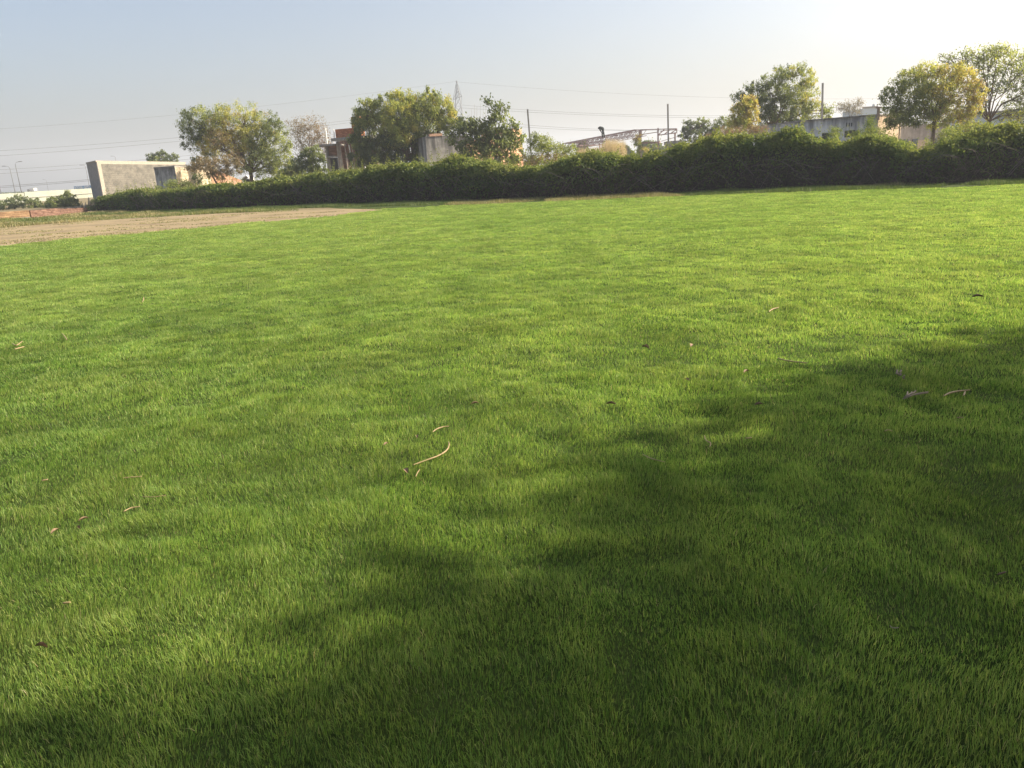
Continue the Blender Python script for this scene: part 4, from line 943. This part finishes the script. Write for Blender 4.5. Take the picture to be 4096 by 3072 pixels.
m = MB(); m.bar(P(2645, 565, 84), P(2715, 545, 84), .05); m.build('brace', STEEL, rt)
# creeper climbing the corner posts
tree('creeper', 'brown and green creeper climbing the corner post of the truss frame', 83.4,
     [(2552, 545, 10, 10, .9), (2545, 555, 12, 10, .9), (2556, 570, 7, 16, .5), (2558, 600, 8, 20, .3), (2540, 575, 8, 8, .2), (2582, 600, 14, 12, .9)], (2556, 620), (2556, 580), 2200, leaf=.16, trunk=.04, cat='creeper', per=20, group='shrubs behind the hedge', limbs=False)

# worker bending over on top of the frame: one skinned body
def worker():
    Yw = 83.8; top_ = P(2408, 529, Yw); ft = P(2409, 561, Yw); z0 = P(2405, 553, Yw)[2]; x0 = ft[0]
    H_ = 1.0
    J = {'pelvis': (x0+.10, 0, .80), 'chest': (x0-.08, -.05, 1.12), 'neck': (x0-.22, -.08, 1.10), 'head': (x0-.34, -.10, 1.03), 'crown': (x0-.42, -.11, .94),
         'hl': (x0+.10, -.12, .76), 'kl': (x0-.02, -.16, .42), 'al': (x0+.04, -.15, .06), 'tl': (x0-.12, -.17, .03),
         'hr': (x0+.12, .12, .76), 'kr': (x0+.20, .14, .42), 'ar': (x0+.26, .14, .06), 'tr': (x0+.12, .14, .03),
         'sl': (x0-.14, -.22, 1.12), 'el': (x0-.22, -.26, .86), 'wl': (x0-.08, -.2, .58), 'sr': (x0-.12, .16, 1.12), 'er': (x0-.24, .18, .88), 'wr': (x0-.02, .14, .58)}
    R = {'pelvis': .18, 'chest': .20, 'neck': .08, 'head': .11, 'crown': .09, 'hl': .10, 'kl': .085, 'al': .06, 'tl': .05, 'hr': .10, 'kr': .085, 'ar': .06, 'tr': .05,
         'sl': .07, 'el': .06, 'wl': .045, 'sr': .07, 'er': .06, 'wr': .045}
    E_ = [('pelvis', 'chest'), ('chest', 'neck'), ('neck', 'head'), ('head', 'crown'), ('pelvis', 'hl'), ('hl', 'kl'), ('kl', 'al'), ('al', 'tl'), ('pelvis', 'hr'), ('hr', 'kr'), ('kr', 'ar'), ('ar', 'tr'),
          ('chest', 'sl'), ('sl', 'el'), ('el', 'wl'), ('chest', 'sr'), ('sr', 'er'), ('er', 'wr')]
    k = list(J); V = [(J[a][0], Yw+J[a][1], z0+J[a][2]) for a in k]
    ed = [(k.index(a), k.index(b)) for a, b in E_]
    for side, wr in ((-1, 'wl'), (1, 'wr')):                # five short fingers on each hand
        w0 = V[k.index(wr)]
        for fi in range(5):
            n0 = len(V); V.append((w0[0]-.02+.008*fi, w0[1]+(fi-2)*.018, w0[2]-(.08 if fi else .05))); ed.append((k.index(wr), n0))
            V.append((w0[0]+.01+.008*fi, w0[1]+(fi-2)*.018, w0[2]-(.12 if fi else .07))); ed.append((n0, n0+1))
    me = bpy.data.meshes.new('person'); me.from_pydata(V, ed, []); o = bpy.data.objects.new('person', me); COL.objects.link(o)
    o.modifiers.new('skin', 'SKIN')
    for i, sv in enumerate(me.skin_vertices[0].data):
        r = R[k[i]] if i < len(k) else .010
        sv.radius = (r, r); sv.use_root = (i == 0)
    s = o.modifiers.new('sub', 'SUBSURF'); s.levels = 1; s.render_levels = 2
    me.materials.append(plain('dark_work_clothes', (.035, .045, .05), .9, .2, 8))
    tag(o, 'person in dark clothes bending over on top of the steel frame', 'person')
worker()

# ------------------------------------------------------------ litter on the lawn
def stalk(label, pts, r=.004, mt=STRAW, h=.036, group='dry stalks and leaves on the lawn'):
    Q = []
    P0 = [G(*p) for p in pts]; n = len(P0)
    # Catmull-Rom through the ground points
    for i in range(n-1):
        a, b, c, d_ = P0[max(i-1, 0)], P0[i], P0[i+1], P0[min(i+2, n-1)]
        for t in np.linspace(0, 1, 5, endpoint=False):
            Q.append(.5*((2*b)+(-a+c)*t+(2*a-5*b+4*c-d_)*t*t+(-a+3*b-3*c+d_)*t**3))
    Q.append(P0[-1]); Q = [(q[0], q[1], h) for i, q in enumerate(Q)]
    m = MB(); N_ = len(Q); m.tube(Q, [.75*r*(.6+.4*math.sin(math.pi*(i+.5)/N_)) for i in range(N_)], 6)
    return tag(m.build('dry_stalk', mt, None, True), label, 'dry stalk', group)
stalk('long curved straw-coloured stalk in the middle of the lawn', [(1654, 1884), (1700, 1867), (1758, 1845), (1790, 1822), (1798, 1800), (1795, 1790)], .0065)
stalk('short curved straw-coloured stalk just above the long curved one', [(1732, 1750), (1748, 1738), (1770, 1730), (1797, 1726)], .006)
stalk('thin short straw left below the long curved stalk', [(1681, 1902), (1672, 1916), (1665, 1932)], .004)
stalk('straight pale stalk low on the left part of the lawn', [(497, 1936), (530, 1933), (572, 1930)], .006)
stalk('short pale stalk at the left, above two brown leaves', [(172, 1946), (198, 1941)], .006)
stalk('faint arched stalk below the straight pale one at left', [(500, 2072), (528, 2058), (565, 2052)], .0045)
stalk('hair-thin long straw left of centre', [(570, 2012), (620, 2013), (668, 2006)], .003)
stalk('arched dry stalk in the sunlit upper right of the lawn', [(3074, 1261), (3090, 1250), (3114, 1244)], .009)
stalk('long nearly straight grey stalk at the upper edge of the shade', [(3112, 1450), (3150, 1461), (3226, 1470)], .008)
stalk('pale bent twig with a leafy end in the shade at right', [(3772, 1605), (3795, 1594), (3830, 1586), (3878, 1581)], .008)
stalk('short upright-looking twig beside the pale bent twig', [(3852, 1604), (3858, 1588)], .007)
stalk('small arched white stalk in the shade below the twig bundle', [(3538, 1748), (3552, 1743), (3567, 1749)], .006)
stalk('short grey straw right of the small arched white stalk', [(3825, 1693), (3852, 1693)], .005)
stalk('thin dark stick low in the right shade', [(3985, 2332), (4018, 2322)], .005, BARK)
stalk('curled white stalk near the bottom right', [(3556, 2544), (3566, 2552), (3580, 2553), (3591, 2551)], .003, PALEB, .04)
stalk('dark thin S-curved stalk left of the right-hand shade', [(2817, 1765), (2824, 1785), (2842, 1796), (2838, 1812)], .005)
stalk('thin sloping stalk at the shade edge right of centre', [(2572, 1842), (2610, 1860), (2660, 1873)], .004)
stalk('short pale straw on the sunlit lawn right of centre', [(2982, 1777), (3006, 1774)], .006)
stalk('pale upright bent blade far left on the lawn', [(570, 1220), (576, 1208), (576, 1198)], .009)
stalk('long pale bent blade at the left edge of the lawn', [(250, 1345), (262, 1358), (270, 1372)], .008)
stalk('dry stem in the straw patch at the left edge', [(62, 1410), (80, 1405), (100, 1400)], .009)
stalk('dry stem crossing the straw patch at the left edge', [(52, 1385), (68, 1394), (92, 1378)], .008)
stalk('straw lying near the lower left corner below the brown leaf', [(258, 2444), (290, 2441)], .005)
# twig bundle
rt = thing('twig_bundle', 'bundle of pale dry twigs with bent tips in the shade at right', 'twigs', (*G(3660, 1612), 0))
for pts in ([(3610, 1625), (3640, 1616), (3662, 1609), (3710, 1604)], [(3618, 1622), (3650, 1612), (3680, 1609), (3708, 1608)], [(3623, 1620), (3628, 1600)], [(3630, 1613), (3650, 1604), (3660, 1598)], [(3634, 1616), (3645, 1600)], [(3615, 1618), (3640, 1606)]):
    Q = [(*G(*p), .05+.004*i) for i, p in enumerate(pts)]; m = MB(); m.tube(Q, [.005]*len(Q), 5); m.build('twig', PALEB, rt, True)
rt = thing('straw_tuft', 'tuft of crumpled straw above the twig bundle', 'straw', (*G(3595, 1530), 0))
for i in range(9):
    x, y = 3582+i*4+random.uniform(-4, 4), 1520+i*2.5+random.uniform(-5, 5); Q = [(*G(x, y), .05), (*G(x+random.uniform(-9, 9), y+random.uniform(-9, 9)), .065)]
    m = MB(); m.tube(Q, .006, 4); m.build('straw', PALEB, rt)
def dleaf(label, px, py_, size, mt=DRIED):
    c = G(px, py_); r_ = random.Random(px); m = MB(); n = 8; a0 = r_.uniform(0, 6.3); L, W_ = size, size*.5; ph = r_.uniform(.6, 1.1)
    # curled leaf: two rows bent about the midrib
    ax = np.array([math.cos(a0), math.sin(a0)]); sx = np.array([-ax[1], ax[0]])
    for i in range(n):
        f0, f1 = i/n, (i+1)/n
        def pt(f, s): w__ = W_*math.sin(math.pi*min(.999, max(.001, f)))**.7*.5*s; xy = c+ax*(f-.5)*L+sx*w__*math.cos(ph); return (xy[0], xy[1], .045+abs(w__)*math.sin(ph)+.02*math.sin(f*3.1)*size*10*.4)
        for s in (-1, 1): m.face([pt(f0, 0), pt(f1, 0), pt(f1, s), pt(f0, s)], [(0, 0)]*4)
    tag(m.build('fallen_leaf', mt, None, True), label, 'leaf', 'dry stalks and leaves on the lawn')
for l, x, y, s in (('pinkish dry leaf below the long curved stalk', 1626, 1916, .07), ('tiny dry leaf left of the short curved stalk', 1670, 1775, .05), ('tiny pale leaf left of the long curved stalk', 1548, 1806, .05),
                   ('tiny brown leaf above and right of the short curved stalk', 1902, 1640, .06), ('rusty brown leaf near the bottom left corner', 178, 2632, .06), ('tan curled leaf at lower left', 230, 2160, .055),
                   ('brown leaf right of the tan curled leaf', 342, 2112, .05), ('brown leaf between the tan curled leaf and its right neighbour', 322, 2148, .05), ('orange leaf on the sunlit lawn right of centre', 2582, 1412, .10),
                   ('small beige upright leaf right of the orange leaf', 2769, 1404, .09), ('brown crumpled leaf by the dark hollow right of centre', 3035, 1647, .07), ('brown leaf at the shade edge above the S-curved stalk', 2748, 1545, .06),
                   ('reddish leaf in the upper sunlit lawn right of centre', 2984, 1512, .07), ('small brown leaf left of the shade, mid lawn', 2445, 1643, .07), ('dark curled leaf at the far right in the sun', 3910, 1206, .12)):
    dleaf(l, x, y, s, BARK if 'dark' in l else DRIED)

# ------------------------------------------------------------ haze
m = MB(); m.prism([(-900, -60), (900, -60), (900, 2400), (-900, 2400)], -1.0, 75.0)
hz_m, hz_t = mat('haze_air'); pv = N(hz_t, 'ShaderNodeVolumePrincipled'); pv.inputs['Color'].default_value = (.82, .89, 1, 1)
pv.inputs['Density'].default_value = .0008; pv.inputs['Anisotropy'].default_value = .2
ho = N(hz_t, 'ShaderNodeOutputMaterial'); hz_t.links.new(pv.outputs[0], ho.inputs['Volume'])
tag(m.build('haze', hz_m), kind='stuff')
